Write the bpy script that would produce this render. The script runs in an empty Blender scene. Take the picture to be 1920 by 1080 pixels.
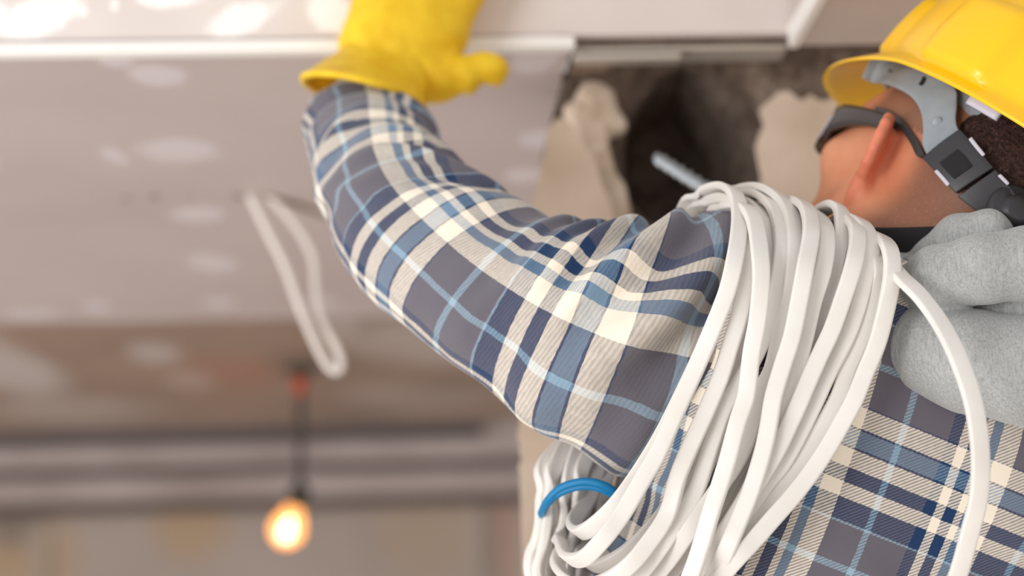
import bpy, math, random
import numpy as np
from mathutils import Vector, Matrix

random.seed(7)
rng = np.random.default_rng(7)
S = bpy.context.scene
COL = S.collection
PI = math.pi

# ------------------------------------------------------------------ camera
F = 3200.0                      # focal length in pixels of a 1920 wide frame
PITCH, ROLL, YAW = math.radians(12.0), math.radians(-1.75), math.radians(3.0)
CAMLOC = Vector((0, 0, 2.0))
cd = bpy.data.cameras.new('camera')
cd.sensor_width = 36.0
cd.lens = 36.0 * F / 1920.0
cd.clip_start = 0.05
cd.dof.use_dof = True
cd.dof.focus_distance = 1.14
cd.dof.aperture_fstop = 2.6
cam = bpy.data.objects.new('camera', cd)
COL.objects.link(cam)
MC = Matrix.Translation(CAMLOC) @ Matrix.Rotation(PI / 2 + PITCH, 4, 'X') @ Matrix.Rotation(ROLL, 4, 'Z')
cam.matrix_world = MC
S.camera = cam
RC = np.array(MC.to_3x3())
TC = np.array(CAMLOC)

# ------------------------------------------------------------------ light
S.view_settings.view_transform = 'Standard'
S.view_settings.look = 'None'
S.view_settings.gamma = 1.0
S.view_settings.use_curve_mapping = False
S.view_settings.exposure = -0.12
w = bpy.data.worlds.new('world')
S.world = w
w.use_nodes = True
bg = w.node_tree.nodes['Background']
bg.inputs['Color'].default_value = (1.0, 0.97, 0.94, 1)
bg.inputs['Strength'].default_value = 0.8


def area(name, loc, target, size, sizey, power, color):
    ld = bpy.data.lights.new(name, 'AREA')
    ld.shape = 'RECTANGLE'
    ld.size, ld.size_y = size, sizey
    ld.energy = power
    ld.color = color
    o = bpy.data.objects.new(name, ld)
    COL.objects.link(o)
    o.location = loc
    o.rotation_euler = (Vector(target) - Vector(loc)).to_track_quat('-Z', 'Y').to_euler()
    return o


area('window_and_fill', (-2.9, 0.3, 0.9), (0.0, 2.2, 2.55), 2.0, 1.6, 60, (1.0, 0.98, 0.96))  # added low fill aimed up at the ceiling, in place of floor bounce
area('window_and_fill', (-2.4, -1.6, 2.0), (0.2, 1.6, 2.3), 1.3, 1.2, 58, (1.0, 0.98, 0.96))
area('right_fill', (1.9, -2.4, 1.2), (0.2, 1.3, 2.3), 1.6, 2.0, 12, (1.0, 0.97, 0.94))  # added fill from behind right, no opening known there


# ------------------------------------------------------------------ helpers: geometry
def P(px, py, d):
    """world point seen at a pixel, at depth d along the camera axis"""
    c = np.array([(px - 960) / F * d, (540 - py) / F * d, -d])
    return RC @ c + TC


RR = np.array([math.cos(YAW), math.sin(YAW), 0.0])      # room axes
RF = np.array([-math.sin(YAW), math.cos(YAW), 0.0])
RU = np.array([0, 0, 1.0])


def W(u, v, z):
    return RR * u + RF * v + RU * z


def ray(px, py):
    return RC @ np.array([(px - 960) / F, (540 - py) / F, -1.0])


def PV(px, py, v):
    r = ray(px, py)
    p = TC + r * ((v - TC @ RF) / (r @ RF))
    return p


def UZ(px, py, v):
    p = PV(px, py, v)
    return p @ RR, p[2]


def PZ(px, py, z):
    r = ray(px, py)
    return TC + r * ((z - TC[2]) / r[2])


def UV_(px, py, z):
    p = PZ(px, py, z)
    return p @ RR, p @ RF


def mesh_obj(name, verts, faces, mat=None, parent=None, smooth=True, uv=None):
    me = bpy.data.meshes.new(name)
    me.from_pydata([tuple(map(float, v)) for v in verts], [], [tuple(map(int, f)) for f in faces])
    if uv is not None:
        lay = me.uv_layers.new(name='UVMap')
        idx = np.zeros(len(me.loops), dtype=np.int32)
        me.loops.foreach_get('vertex_index', idx)
        if isinstance(uv, tuple):          # per-loop
            lay.data.foreach_set('uv', np.asarray(uv[0], dtype=np.float32).ravel())
        else:
            lay.data.foreach_set('uv', np.asarray(uv, dtype=np.float32)[idx].ravel())
    if smooth:
        me.polygons.foreach_set('use_smooth', [True] * len(me.polygons))
    me.update()
    o = bpy.data.objects.new(name, me)
    COL.objects.link(o)
    if mat:
        me.materials.append(mat)
    if parent:
        o.parent = parent
        o.matrix_parent_inverse = Matrix.Translation(parent.location).inverted()
    return o


def fix_normals(o):
    import bmesh
    bm = bmesh.new()
    bm.from_mesh(o.data)
    bmesh.ops.recalc_face_normals(bm, faces=bm.faces)
    bm.to_mesh(o.data)
    bm.free()
    return o


def tag(o, label, cat, group=None, kind=None):
    if label:
        o['label'] = label
    if cat:
        o['category'] = cat
    if group:
        o['group'] = group
    if kind:
        o['kind'] = kind
    return o


def empty(name, loc):
    o = bpy.data.objects.new(name, None)
    COL.objects.link(o)
    o.location = loc
    o.empty_display_size = 0.05
    return o


def bevel(o, width=0.002, seg=2, angle=0.6):
    m = o.modifiers.new('bevel', 'BEVEL')
    m.width, m.segments = width, seg
    m.limit_method = 'ANGLE'
    m.angle_limit = angle
    return o


def prism(name, pts, off, mat, parent=None, bev=0.0, smooth=False):
    """closed polygon pts (3d) extruded by vector off"""
    n = len(pts)
    pts = [np.asarray(p) for p in pts]
    verts = pts + [p + off for p in pts]
    faces = [list(range(n))[::-1], list(range(n, 2 * n))]
    for i in range(n):
        j = (i + 1) % n
        faces.append([i, j, n + j, n + i])
    o = mesh_obj(name, verts, faces, mat, parent, smooth)
    fix_normals(o)
    if bev:
        bevel(o, bev)
    return o


def room_box(name, u0, u1, v0, v1, z0, z1, mat, parent=None, bev=0.0):
    return prism(name, [W(u0, v0, z0), W(u1, v0, z0), W(u1, v0, z1), W(u0, v0, z1)], RF * (v1 - v0), mat, parent, bev)


def catmull(pts, n, closed=False):
    pts = np.asarray(pts, float)
    m = len(pts)
    if closed:
        ext = np.vstack([pts[-1], pts, pts[0], pts[1]])
        segs = m
    else:
        ext = np.vstack([2 * pts[0] - pts[1], pts, 2 * pts[-1] - pts[-2]])
        segs = m - 1
    # centripetal-like: sample uniform param densely and re-sample by arc length
    out = []
    k = 24
    for i in range(segs):
        p0, p1, p2, p3 = ext[i:i + 4]
        t = np.linspace(0, 1, k, endpoint=False)[:, None]
        out.append(0.5 * ((2 * p1) + (-p0 + p2) * t + (2 * p0 - 5 * p1 + 4 * p2 - p3) * t ** 2 + (-p0 + 3 * p1 - 3 * p2 + p3) * t ** 3))
    out = np.vstack(out + [ext[segs + 1][None] if not closed else ext[1][None]])
    d = np.r_[0, np.cumsum(np.linalg.norm(np.diff(out[:, :3], axis=0), axis=1))]
    s = np.linspace(0, d[-1], n + (1 if closed else 0))
    res = np.stack([np.interp(s, d, out[:, c]) for c in range(out.shape[1])], 1)
    return res[:-1] if closed else res


def nrm(a):
    return a / (np.linalg.norm(a, axis=-1, keepdims=True) + 1e-12)


def sweep(path, normals, prof, closed=False, cap=True):
    """sweep 2d profile (x along binormal, y along normal) along path"""
    path = np.asarray(path)
    n, m = len(path), len(prof)
    if closed:
        T = nrm(np.roll(path, -1, 0) - np.roll(path, 1, 0))
    else:
        T = nrm(np.gradient(path, axis=0))
    N = normals - (normals * T).sum(1, keepdims=True) * T
    N = nrm(N)
    B = np.cross(T, N)
    V = (path[:, None] + B[:, None] * prof[None, :, 0:1] + N[:, None] * prof[None, :, 1:2]).reshape(-1, 3)
    Fc = []
    for i in range(n if closed else n - 1):
        a, b = i * m, ((i + 1) % n) * m
        for j in range(m):
            k = (j + 1) % m
            Fc.append([a + j, a + k, b + k, b + j])
    if not closed and cap:
        Fc.append(list(range(m))[::-1])
        Fc.append(list(range((n - 1) * m, n * m)))
    return V, Fc


def round_rect(w_, h_, r, k=4):
    out = []
    for cx, cy, a0 in ((w_ / 2 - r, h_ / 2 - r, 0), (-w_ / 2 + r, h_ / 2 - r, PI / 2), (-w_ / 2 + r, -h_ / 2 + r, PI), (w_ / 2 - r, -h_ / 2 + r, 1.5 * PI)):
        for i in range(k + 1):
            a = a0 + PI / 2 * i / k
            out.append((cx + r * math.cos(a), cy + r * math.sin(a)))
    return np.array(out)


def circle_prof(r, k=12):
    a = np.arange(k) / k * 2 * PI
    return np.stack([r * np.cos(a), r * np.sin(a)], 1)


def tube(name, pts, r, mat, parent=None, n=40, k=12, closed=False):
    path = catmull(pts, n, closed)
    ref = np.tile(np.array([0.3, -1.0, 0.2]), (len(path), 1))
    V, Fc = sweep(path, ref, circle_prof(r, k), closed)
    return fix_normals(mesh_obj(name, V, Fc, mat, parent))


def loft(rings, closed_u=True, cap=False):
    """rings: (n,m,3)"""
    n, m = rings.shape[:2]
    V = rings.reshape(-1, 3)
    Fc = []
    for i in range(n - 1):
        for j in range(m if closed_u else m - 1):
            k = (j + 1) % m
            Fc.append([i * m + j, i * m + k, (i + 1) * m + k, (i + 1) * m + j])
    if cap:
        Fc.append(list(range(m))[::-1])
        Fc.append(list(range((n - 1) * m, n * m)))
    return V, Fc


# smooth value noise in 3d (numpy)
_T = rng.random((32, 32, 32))


def vnoise(p):
    p = np.asarray(p)
    i = np.floor(p).astype(int)
    f = p - i
    f = f * f * (3 - 2 * f)
    r = 0
    for dx in (0, 1):
        for dy in (0, 1):
            for dz in (0, 1):
                wgt = (f[..., 0] if dx else 1 - f[..., 0]) * (f[..., 1] if dy else 1 - f[..., 1]) * (f[..., 2] if dz else 1 - f[..., 2])
                r = r + wgt * _T[(i[..., 0] + dx) % 32, (i[..., 1] + dy) % 32, (i[..., 2] + dz) % 32]
    return r * 2 - 1


def fbm(p, o=4):
    r, a = 0, 0.5
    for k in range(o):
        r = r + a * vnoise(p * (2 ** k) + 7.3 * k)
        a *= 0.5
    return r


# ------------------------------------------------------------------ helpers: signed distance surfaces
def smin(a, b, k):
    h = np.clip(0.5 + 0.5 * (b - a) / k, 0, 1)
    return b + (a - b) * h - k * h * (1 - h)


def smax(a, b, k):
    return -smin(-a, -b, k)


def s_ell(p, c, r, R=None):
    q = p - np.asarray(c)
    if R is not None:
        q = q @ R          # columns of R are the axes
    r = np.asarray(r)
    k0 = np.linalg.norm(q / r, axis=1)
    k1 = np.linalg.norm(q / (r * r), axis=1) + 1e-9
    return k0 * (k0 - 1.0) / k1


def s_cap(p, a, b, ra, rb=None):
    a, b = np.asarray(a, float), np.asarray(b, float)
    rb = ra if rb is None else rb
    ab = b - a
    t = np.clip((p - a) @ ab / (ab @ ab + 1e-12), 0, 1)
    return np.linalg.norm(p - a - t[:, None] * ab, axis=1) - (ra + (rb - ra) * t)


def s_chain(p, pts, k=0.01):
    """pts: list of (xyz, r)"""
    d = None
    for (a, ra), (b, rb) in zip(pts[:-1], pts[1:]):
        e = s_cap(p, a, b, ra, rb)
        d = e if d is None else smin(d, e, k)
    return d


def surface_nets(f, lo, hi, h, project=2):
    lo, hi = np.asarray(lo, float), np.asarray(hi, float)
    q = 4
    nb = np.ceil((hi - lo) / (h * q)).astype(int)
    n = nb * q + 1
    ax = [lo[i] + np.arange(n[i]) * h for i in range(3)]
    axc = [lo[i] + (np.arange(nb[i]) + 0.5) * h * q for i in range(3)]
    G = np.stack(np.meshgrid(*axc, indexing='ij'), -1).reshape(-1, 3)
    dc = f(G).reshape(nb)
    act = np.abs(dc) < h * q * 2.2
    D = np.repeat(np.repeat(np.repeat(dc, q, 0), q, 1), q, 2)
    D = np.pad(D, ((0, 1), (0, 1), (0, 1)), mode='edge')
    A = np.repeat(np.repeat(np.repeat(act, q, 0), q, 1), q, 2)
    A = np.pad(A, ((0, 1), (0, 1), (0, 1)), mode='edge')
    # every node touching an active block
    A2 = A.copy()
    for a in range(3):
        A2 |= np.roll(A2, 1, a) | np.roll(A2, -1, a)
    ii = np.argwhere(A2)
    pts = lo + ii * h
    D[tuple(ii.T)] = f(pts)
    s = D < 0
    c = np.zeros(tuple(n - 1), dtype=int)
    for dx in (0, 1):
        for dy in (0, 1):
            for dz in (0, 1):
                c += s[dx:n[0] - 1 + dx, dy:n[1] - 1 + dy, dz:n[2] - 1 + dz]
    cells = np.argwhere((c > 0) & (c < 8))
    vid = -np.ones(tuple(n - 1), dtype=int)
    vid[tuple(cells.T)] = np.arange(len(cells))
    acc = np.zeros((len(cells), 3))
    cnt = np.zeros(len(cells))
    corners = [(0, 0, 0), (1, 0, 0), (0, 1, 0), (1, 1, 0), (0, 0, 1), (1, 0, 1), (0, 1, 1), (1, 1, 1)]
    for a in range(8):
        for b in range(a + 1, 8):
            ca, cb = np.array(corners[a]), np.array(corners[b])
            if np.abs(ca - cb).sum() != 1:
                continue
            da = D[tuple((cells + ca).T)]
            db = D[tuple((cells + cb).T)]
            m = (da < 0) != (db < 0)
            t = np.where(m, da / (da - db + 1e-20), 0)
            pt = ca + t[:, None] * (cb - ca)
            acc[m] += pt[m]
            cnt[m] += 1
    V = lo + (cells + acc / np.maximum(cnt, 1)[:, None]) * h
    faces = []
    for a in range(3):
        b, c_ = (a + 1) % 3, (a + 2) % 3
        sl0 = [slice(None)] * 3
        sl1 = [slice(None)] * 3
        sl0[a] = slice(0, n[a] - 1)
        sl1[a] = slice(1, n[a])
        s0, s1 = s[tuple(sl0)], s[tuple(sl1)]
        e = np.argwhere(s0 != s1)
        ok = (e[:, b] > 0) & (e[:, c_] > 0) & (e[:, b] < n[b] - 1) & (e[:, c_] < n[c_] - 1)
        e = e[ok]
        flip = s0[tuple(e.T)]
        ub, uc = np.zeros(3, int), np.zeros(3, int)
        ub[b] = 1
        uc[c_] = 1
        q0 = vid[tuple((e - ub - uc).T)]
        q1 = vid[tuple((e - uc).T)]
        q2 = vid[tuple(e.T)]
        q3 = vid[tuple((e - ub).T)]
        quad = np.stack([q0, q1, q2, q3], 1)
        quad[~flip] = quad[~flip][:, ::-1]
        faces.append(quad)
    Fq = np.vstack(faces)
    Fq = Fq[(Fq >= 0).all(1)]
    for _ in range(project):
        d = f(V)
        e = h * 0.3
        g = np.stack([f(V + np.eye(3)[k] * e) - f(V - np.eye(3)[k] * e) for k in range(3)], 1) / (2 * e)
        g2 = (g * g).sum(1) + 1e-6
        step = np.clip(d / g2, -h, h)
        V = V - g * step[:, None] * 0.9
    return V, Fq


# ------------------------------------------------------------------ helpers: materials
def srgb(r, g, b):
    def c(x):
        x /= 255.0
        return x / 12.92 if x <= 0.04045 else ((x + 0.055) / 1.055) ** 2.4
    return (c(r), c(g), c(b), 1.0)


class Mat:
    def __init__(self, name, col=(200, 200, 200), rough=0.6, spec=0.3, metal=0.0):
        self.m = bpy.data.materials.new(name)
        self.m.use_nodes = True
        self.nt = self.m.node_tree
        self.b = self.nt.nodes['Principled BSDF']
        self.b.inputs['Base Color'].default_value = srgb(*col)
        self.b.inputs['Roughness'].default_value = rough
        self.b.inputs['Specular IOR Level'].default_value = spec
        self.b.inputs['Metallic'].default_value = metal

    def n(self, t, **kw):
        nd = self.nt.nodes.new(t)
        for k, v in kw.items():
            setattr(nd, k, v)
        return nd

    def l(self, a, b):
        self.nt.links.new(a, b)

    def coord(self, kind='Object'):
        if not hasattr(self, 'tc'):
            self.tc = self.n('ShaderNodeTexCoord')
        return self.tc.outputs[kind]

    def geo(self):
        if not hasattr(self, 'ge'):
            self.ge = self.n('ShaderNodeNewGeometry')
        return self.ge.outputs['Position']

    def noise(self, scale, detail=4, rough=0.55, vec=None, dist=0.0):
        nd = self.n('ShaderNodeTexNoise')
        nd.inputs['Scale'].default_value = scale
        nd.inputs['Detail'].default_value = detail
        nd.inputs['Roughness'].default_value = rough
        nd.inputs['Distortion'].default_value = dist
        self.l(vec if vec is not None else self.coord(), nd.inputs['Vector'])
        return nd.outputs['Fac']

    def math(self, op, a, b=None, c=None, clamp=False):
        nd = self.n('ShaderNodeMath', operation=op)
        nd.use_clamp = clamp
        for i, v in enumerate((a, b, c)):
            if v is None:
                continue
            if isinstance(v, (int, float)):
                nd.inputs[i].default_value = v
            else:
                self.l(v, nd.inputs[i])
        return nd.outputs[0]

    def ramp(self, fac, stops, interp='LINEAR'):
        nd = self.n('ShaderNodeValToRGB')
        cr = nd.color_ramp
        cr.interpolation = interp
        while len(cr.elements) < len(stops):
            cr.elements.new(0.5)
        for e, (p, c) in zip(cr.elements, stops):
            e.position = p
            e.color = c if len(c) == 4 else srgb(*c)
        self.l(fac, nd.inputs['Fac'])
        return nd.outputs['Color']

    def mix(self, fac, a, b, blend='MIX'):
        nd = self.n('ShaderNodeMix', data_type='RGBA', blend_type=blend)
        for sock, v in ((nd.inputs['Factor'], fac), (nd.inputs['A'], a), (nd.inputs['B'], b)):
            if isinstance(v, (int, float)):
                sock.default_value = v
            elif isinstance(v, tuple):
                sock.default_value = v if len(v) == 4 else srgb(*v)
            else:
                self.l(v, sock)
        return nd.outputs['Result']

    def color(self, sock):
        self.l(sock, self.b.inputs['Base Color'])
        return self

    def bump(self, h, strength=0.3, dist=0.002):
        nd = self.n('ShaderNodeBump')
        nd.inputs['Strength'].default_value = strength
        nd.inputs['Distance'].default_value = dist
        self.l(h, nd.inputs['Height'])
        self.l(nd.outputs['Normal'], self.b.inputs['Normal'])
        return self


def noisy(name, c1, c2, scale, rough=0.7, spec=0.2, bump=0.0, bscale=None, detail=5):
    M = Mat(name, c1, rough, spec)
    f = M.noise(scale, detail)
    M.color(M.ramp(f, [(0.3, c1), (0.7, c2)]))
    if bump:
        M.bump(M.noise(bscale or scale * 3, 5), bump, 0.003)
    return M.m


def patches(M, base, col, ells, noise_scale=9.0, amp=0.35, vec=None, soft=0.25):
    """putty smears: list of (x, y, rx, ry, angle) in the plane of two coordinates given by vec (x,y)"""
    vec = vec if vec is not None else M.coord()
    nz = M.noise(noise_scale, 4, 0.6, vec)
    nzs = M.math('MULTIPLY', M.math('SUBTRACT', nz, 0.5), amp * 4)
    tot = None
    for (x, y, rx, ry, an, st) in ells:
        mp = M.n('ShaderNodeMapping', vector_type='TEXTURE')
        mp.inputs['Location'].default_value = (x, y, 0)
        mp.inputs['Rotation'].default_value = (0, 0, an)
        mp.inputs['Scale'].default_value = (rx, ry, 1000)
        M.l(vec, mp.inputs['Vector'])
        ln = M.n('ShaderNodeVectorMath', operation='LENGTH')
        M.l(mp.outputs[0], ln.inputs[0])
        d = M.math('ADD', ln.outputs['Value'], nzs)
        mr = M.n('ShaderNodeMapRange')
        mr.inputs['From Min'].default_value = 1.0 + soft
        mr.inputs['From Max'].default_value = 1.0 - soft
        mr.inputs['To Min'].default_value = 0
        mr.inputs['To Max'].default_value = st
        M.l(d, mr.inputs['Value'])
        tot = mr.outputs[0] if tot is None else M.math('MAXIMUM', tot, mr.outputs[0])
    return M.mix(tot, base, col)


def room_vec(M, a, b):
    """vector (p.a, p.b, 0) from world position"""
    outs = []
    for ax in (a, b):
        d = M.n('ShaderNodeVectorMath', operation='DOT_PRODUCT')
        M.l(M.geo(), d.inputs[0])
        d.inputs[1].default_value = tuple(ax)
        outs.append(d.outputs['Value'])
    cb = M.n('ShaderNodeCombineXYZ')
    M.l(outs[0], cb.inputs[0])
    M.l(outs[1], cb.inputs[1])
    return cb.outputs[0]

# ================================================================== ROOM
V0 = 1.5
ZS = PV(600, 92, V0)[2]                       # underside of the dropped ceiling


def uvq(px, py):
    return UV_(px, py, ZS)


seam = uvq(640, 594)[1]
vend = uvq(640, 790)[1]
# --- plasterboard ceiling, near sheet
M = Mat('plasterboard_grey', (190, 176, 173), 0.55, 0.3)
rv = room_vec(M, RR, RF)
f1 = M.noise(2.2, 3, 0.5, rv)
base = M.ramp(f1, [(0.3, (192, 178, 175)), (0.7, (204, 191, 188))])
ell = []
for (px, py, rx, ry, an) in ((215, 115, 30, 10, 0), (300, 143, 52, 20, 0.15), (215, 293, 20, 16, -0.5), (335, 283, 72, 22, -0.05),
                             (368, 402, 48, 15, 0.03), (398, 492, 44, 18, -0.2), (180, 575, 30, 10, 0.2), (410, 568, 30, 10, 0),
                             (1010, 262, 36, 15, 0.2), (978, 330, 36, 13, 0.1), (1000, 108, 45, 30, 0.2), (600, 568, 34, 10, 0),
                             (60, 590, 60, 8, 0.02), (880, 480, 30, 14, 0), (-60, 300, 50, 20, 0)):
    u_, v_ = uvq(px, py)
    u2, v2 = uvq(px + rx, py)
    u3, v3 = uvq(px, py - ry)
    ell.append((u_, v_, abs(u2 - u_), abs(v3 - v_), an * 0.3, 0.85))
col = patches(M, base, (222, 213, 216), ell, 14.0, 0.32, rv, 0.22)
holes = []
for (px, py, r) in ((237, 373, 7), (290, 370, 9), (447, 369, 10), (360, 371, 4)):
    u_, v_ = uvq(px, py)
    holes.append((u_, v_, r / F * 2.2, r / F * 3.2, 0, 0.75))
col = patches(M, col, (96, 84, 80), holes, 30, 0.1, rv, 0.4)
# joint tape along the sheet seam
sep = M.n('ShaderNodeSeparateXYZ')
M.l(rv, sep.inputs[0])
tape = M.math('SUBTRACT', sep.outputs[1], seam - 0.05)
tape = M.math('ADD', tape, M.math('MULTIPLY', M.math('SUBTRACT', M.noise(6, 4, 0.6, rv), 0.5), 0.12))
tape = M.math('MULTIPLY', tape, 14, clamp=True)
col = M.mix(M.math('MULTIPLY', tape, 0.8), col, (214, 205, 206))
M.color(col)
M.bump(M.noise(60, 4, 0.6, rv), 0.06, 0.002)
mat_board = M.m

uc0, vc0 = uvq(1072, 90)
uc1, vc1 = uvq(1002, 368)
uc2, vc2 = uvq(1012, 400)
uc3 = uvq(1030, 594)[0]
uw, vw = uvq(1050, 150)
pts = [(-1.6, V0), (uc0, V0), (uw, 1.6), (uw + 0.03, 1.64), (uc3 + 0.06, vc2), (uc3 + 0.06, seam), (-1.6, seam)]
ceil1 = prism('ceiling', [W(u, v, ZS) for u, v in pts], RU * 0.0125, mat_board)
ceil1['kind'] = 'structure'

# --- far sheet, browner bare plaster
M = Mat('plaster_brown', (165, 142, 128), 0.7, 0.2)
rv = room_vec(M, RR, RF)
base = M.ramp(M.noise(3.0, 4, 0.55, rv), [(0.3, (146, 126, 114)), (0.7, (164, 142, 126))])
ell = []
for (px, py, rx, ry, st, c) in ((292, 663, 52, 18, 0.8, 0), (360, 714, 44, 14, 0.6, 0), (0, 690, 90, 75, 0.9, 0), (130, 770, 150, 26, 0.5, 0), (850, 640, 200, 45, 0.6, 0),
                                (640, 615, 40, 30, 0.6, 0), (790, 745, 150, 26, 0.3, 0)):
    u_, v_ = uvq(px, py)
    ell.append((u_, v_, abs(uvq(px + rx, py)[0] - u_), abs(uvq(px, py - ry)[1] - v_), 0, st))
col = patches(M, base, (196, 185, 181), ell, 5.0, 0.3, rv, 0.35)
ell = []
for (px, py, rx, ry, st) in ((440, 700, 90, 38, 0.5), (600, 650, 40, 20, 0.2)):
    u_, v_ = uvq(px, py)
    ell.append((u_, v_, abs(uvq(px + rx, py)[0] - u_), abs(uvq(px, py - ry)[1] - v_), 0, st))
col = patches(M, col, (172, 118, 96), ell, 4.0, 0.3, rv, 0.5)
ell = []
for (px, py, rx, ry, st) in ((585, 672, 75, 22, 0.55), (690, 775, 70, 14, 0.35), (870, 720, 90, 20, 0.25)):
    u_, v_ = uvq(px, py)
    ell.append((u_, v_, abs(uvq(px + rx, py)[0] - u_), abs(uvq(px, py - ry)[1] - v_), 0, st))
col = patches(M, col, (100, 88, 80), ell, 4.0, 0.3, rv, 0.5)
M.color(col)
mat_far = M.m
ceil2 = prism('ceiling', [W(u, v, ZS) for u, v in ((-2.6, seam), (uc3 + 0.06, seam), (1.2, seam + 0.02), (1.2, vend), (-2.6, vend))], RU * 0.0125, mat_far)
ceil2['kind'] = 'structure'

# --- bulkhead fascia facing the camera
M = Mat('fascia_plaster', (226, 216, 211), 0.75, 0.2)
rv = room_vec(M, RR, RU)
base = M.ramp(M.noise(7, 4, 0.5, rv), [(0.3, (220, 209, 204)), (0.7, (229, 220, 216))])
ell = []
for (px, py, rx, ry, an) in ((70, 35, 75, 38, 0.3), (455, 35, 70, 28, 0.4), (310, -2, 60, 16, 0), (155, 22, 8, 8, 0), (620, 20, 40, 40, 0), (-40, 30, 60, 30, 0),
                             (215, 8, 8, 14, 0)):
    u_, z_ = UZ(px, py, V0)
    ell.append((u_, z_, rx / F * 1.58, ry / F * 1.58, an, 1.0))
M.color(patches(M, base, (250, 248, 246), ell, 26.0, 0.35, rv, 0.18))
M.bump(M.noise(40, 5, 0.6, rv), 0.12, 0.002)
mat_fascia = M.m
M = Mat('white_filler', (247, 244, 241), 0.6, 0.3)
M.bump(M.noise(50, 4), 0.1, 0.001)
mat_white = M.m
zb = UZ(600, 74, V0)[1]                        # top of the corner bead
fas = room_box('wall_bulkhead', -1.7, UZ(1481, 40, V0)[0] + 0.35, V0, V0 + 0.0125, zb + 0.0015, ZS + 0.55, mat_fascia)
fas['kind'] = 'structure'
bead_u1 = UZ(1078, 75, V0)[0]
bead = room_box('trim_1', -1.7, bead_u1, V0 - 0.003, V0 + 0.014, ZS - 0.002, zb, mat_white, bev=0.002)
bead['kind'] = 'structure'
# bare metal channel that carries the missing sheet
M = Mat('galvanised_channel', (196, 188, 178), 0.45, 0.5, 0.35)
M.bump(M.noise(25, 3), 0.1, 0.001)
mat_channel = M.m
u_end = UZ(1482, 70, V0)[0]
zt = zb
ch = room_box('trim_2', bead_u1 + 0.001, u_end, V0 + 0.016, V0 + 0.05, zt - 0.009, zt - 0.004, mat_channel, bev=0.001)
ch['kind'] = 'structure'
ch = room_box('trim_3', bead_u1 + 0.001, UZ(1280, 90, V0)[0], V0 + 0.012, V0 + 0.03, zt - 0.018, zt - 0.0125, mat_channel, bev=0.001)
ch['kind'] = 'structure'

# --- dropped beam at the right, coming towards the camera
M = Mat('beam_plaster', (203, 192, 186), 0.7, 0.2)
M.color(M.ramp(M.noise(6, 4), [(0.3, (196, 183, 176)), (0.7, (208, 198, 193))]))
mat_beam = M.m
ub = UZ(1484, 88, V0)[0]
zbm = UZ(1484, 88, V0)[1]
beam = room_box('ceiling_beam', ub, ub + 0.30, V0 - 0.34, V0 - 0.0005, zbm, ZS + 0.5, mat_beam, bev=0.003)
beam['kind'] = 'structure'
bb = room_box('trim_4', ub - 0.003, ub + 0.006, V0 - 0.34, V0 - 0.0005, zbm - 0.0015, zbm + 0.02, mat_white, bev=0.001)
bb['kind'] = 'structure'

# --- masonry behind the broken board, with the rough hole
VM = 1.60
M = Mat('rough_masonry', (110, 96, 86), 0.95, 0.1)
n1 = M.noise(28, 6, 0.65, M.geo())
n2 = M.noise(9, 4, 0.6, M.geo())
stone = M.ramp(n1, [(0.28, (74, 62, 54)), (0.5, (122, 106, 95)), (0.72, (160, 143, 128))])
hole_shade = M.ramp(n1, [(0.25, (64, 54, 46)), (0.6, (112, 100, 92)), (0.8, (150, 140, 134))])  # darker stone: shade of the hole and left slot painted in
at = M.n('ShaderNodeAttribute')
at.attribute_name = 'hole_shade'
M.color(M.mix(at.outputs['Fac'], stone, hole_shade))
M.bump(n1, 0.9, 0.006)
mat_mas = M.m
u0m = UZ(1048, 200, VM)[0]
u1m = UZ(2150, 200, VM)[0]
z1m = UZ(1300, 78, VM)[1] + 0.03
z0m = UZ(1300, 640, VM)[1]
nu, nz_ = 330, 210
uu, zz = np.meshgrid(np.linspace(0, 1, nu) ** 1.0, np.linspace(z0m, z1m, nz_), indexing='ij')
ua, za = UZ(1066, 110, VM)
ub_, zb_ = UZ(1030, 240, VM)
uleft = np.clip(ub_ + (zz - zb_) * (ua - ub_) / (za - zb_), ub_ - 0.004, ua + 0.01)
edge_in = uu.copy()
uu = uleft + (u1m - uleft) * uu
hu, hz = UZ(1300, 300, VM)
k = F / 1.70
nq = np.stack([uu * 30, zz * 30, np.zeros_like(uu) + 3.1], -1)
dx, dz = (uu - hu) * k, (zz - hz) * k           # pixels-scale lengths
rad = np.sqrt((dx / 128) ** 2 + (dz / 165) ** 2) + 0.10 * fbm(nq) + 0.05 * fbm(nq * 3.1)


def sstep(a, b, x):
    t = np.clip((x - a) / (b - a), 0, 1)
    return t * t * (3 - 2 * t)


soft = np.where(dx > 0, 0.25 + 0.75 * np.clip(dx / 90, 0, 1), 0.2)
hole = 1 - sstep(1.06 - soft, 1.06, rad)
rough_ = 0.010 * fbm(nq * 0.9) + 0.006 * fbm(nq * 3.0)
rough_ = rough_ * np.clip(edge_in / 0.02, 0, 1)
vv = VM + 0.12 * hole + rough_
pos = uu[..., None] * RR + vv[..., None] * RF + zz[..., None] * RU
pos = np.concatenate([pos[:1] + RF * 0.06, pos[:1], pos], 0)
Vm, Fm = loft(pos, closed_u=False)
mas = mesh_obj('wall_masonry', Vm, Fm, mat_mas)
mas['kind'] = 'structure'
fix_normals(mas)
sat = mas.data.attributes.new('hole_shade', 'FLOAT', 'POINT')
shade_v = np.clip(sstep(1.35, 0.95, rad) * 0.9 + (np.clip(-(dz - 60) / 60, 0, 1)) * 0.5, 0, 1)  # painted shade: darker in and below the hole
shade_v = np.maximum(shade_v, np.clip(1 - edge_in / 0.035, 0, 1))
shade_v = np.concatenate([shade_v[:1], shade_v[:1], shade_v], 0)
sat.data.foreach_set('value', shade_v.ravel().astype(np.float32))
# --- broken wall board in front of it
VB = 1.545


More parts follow.
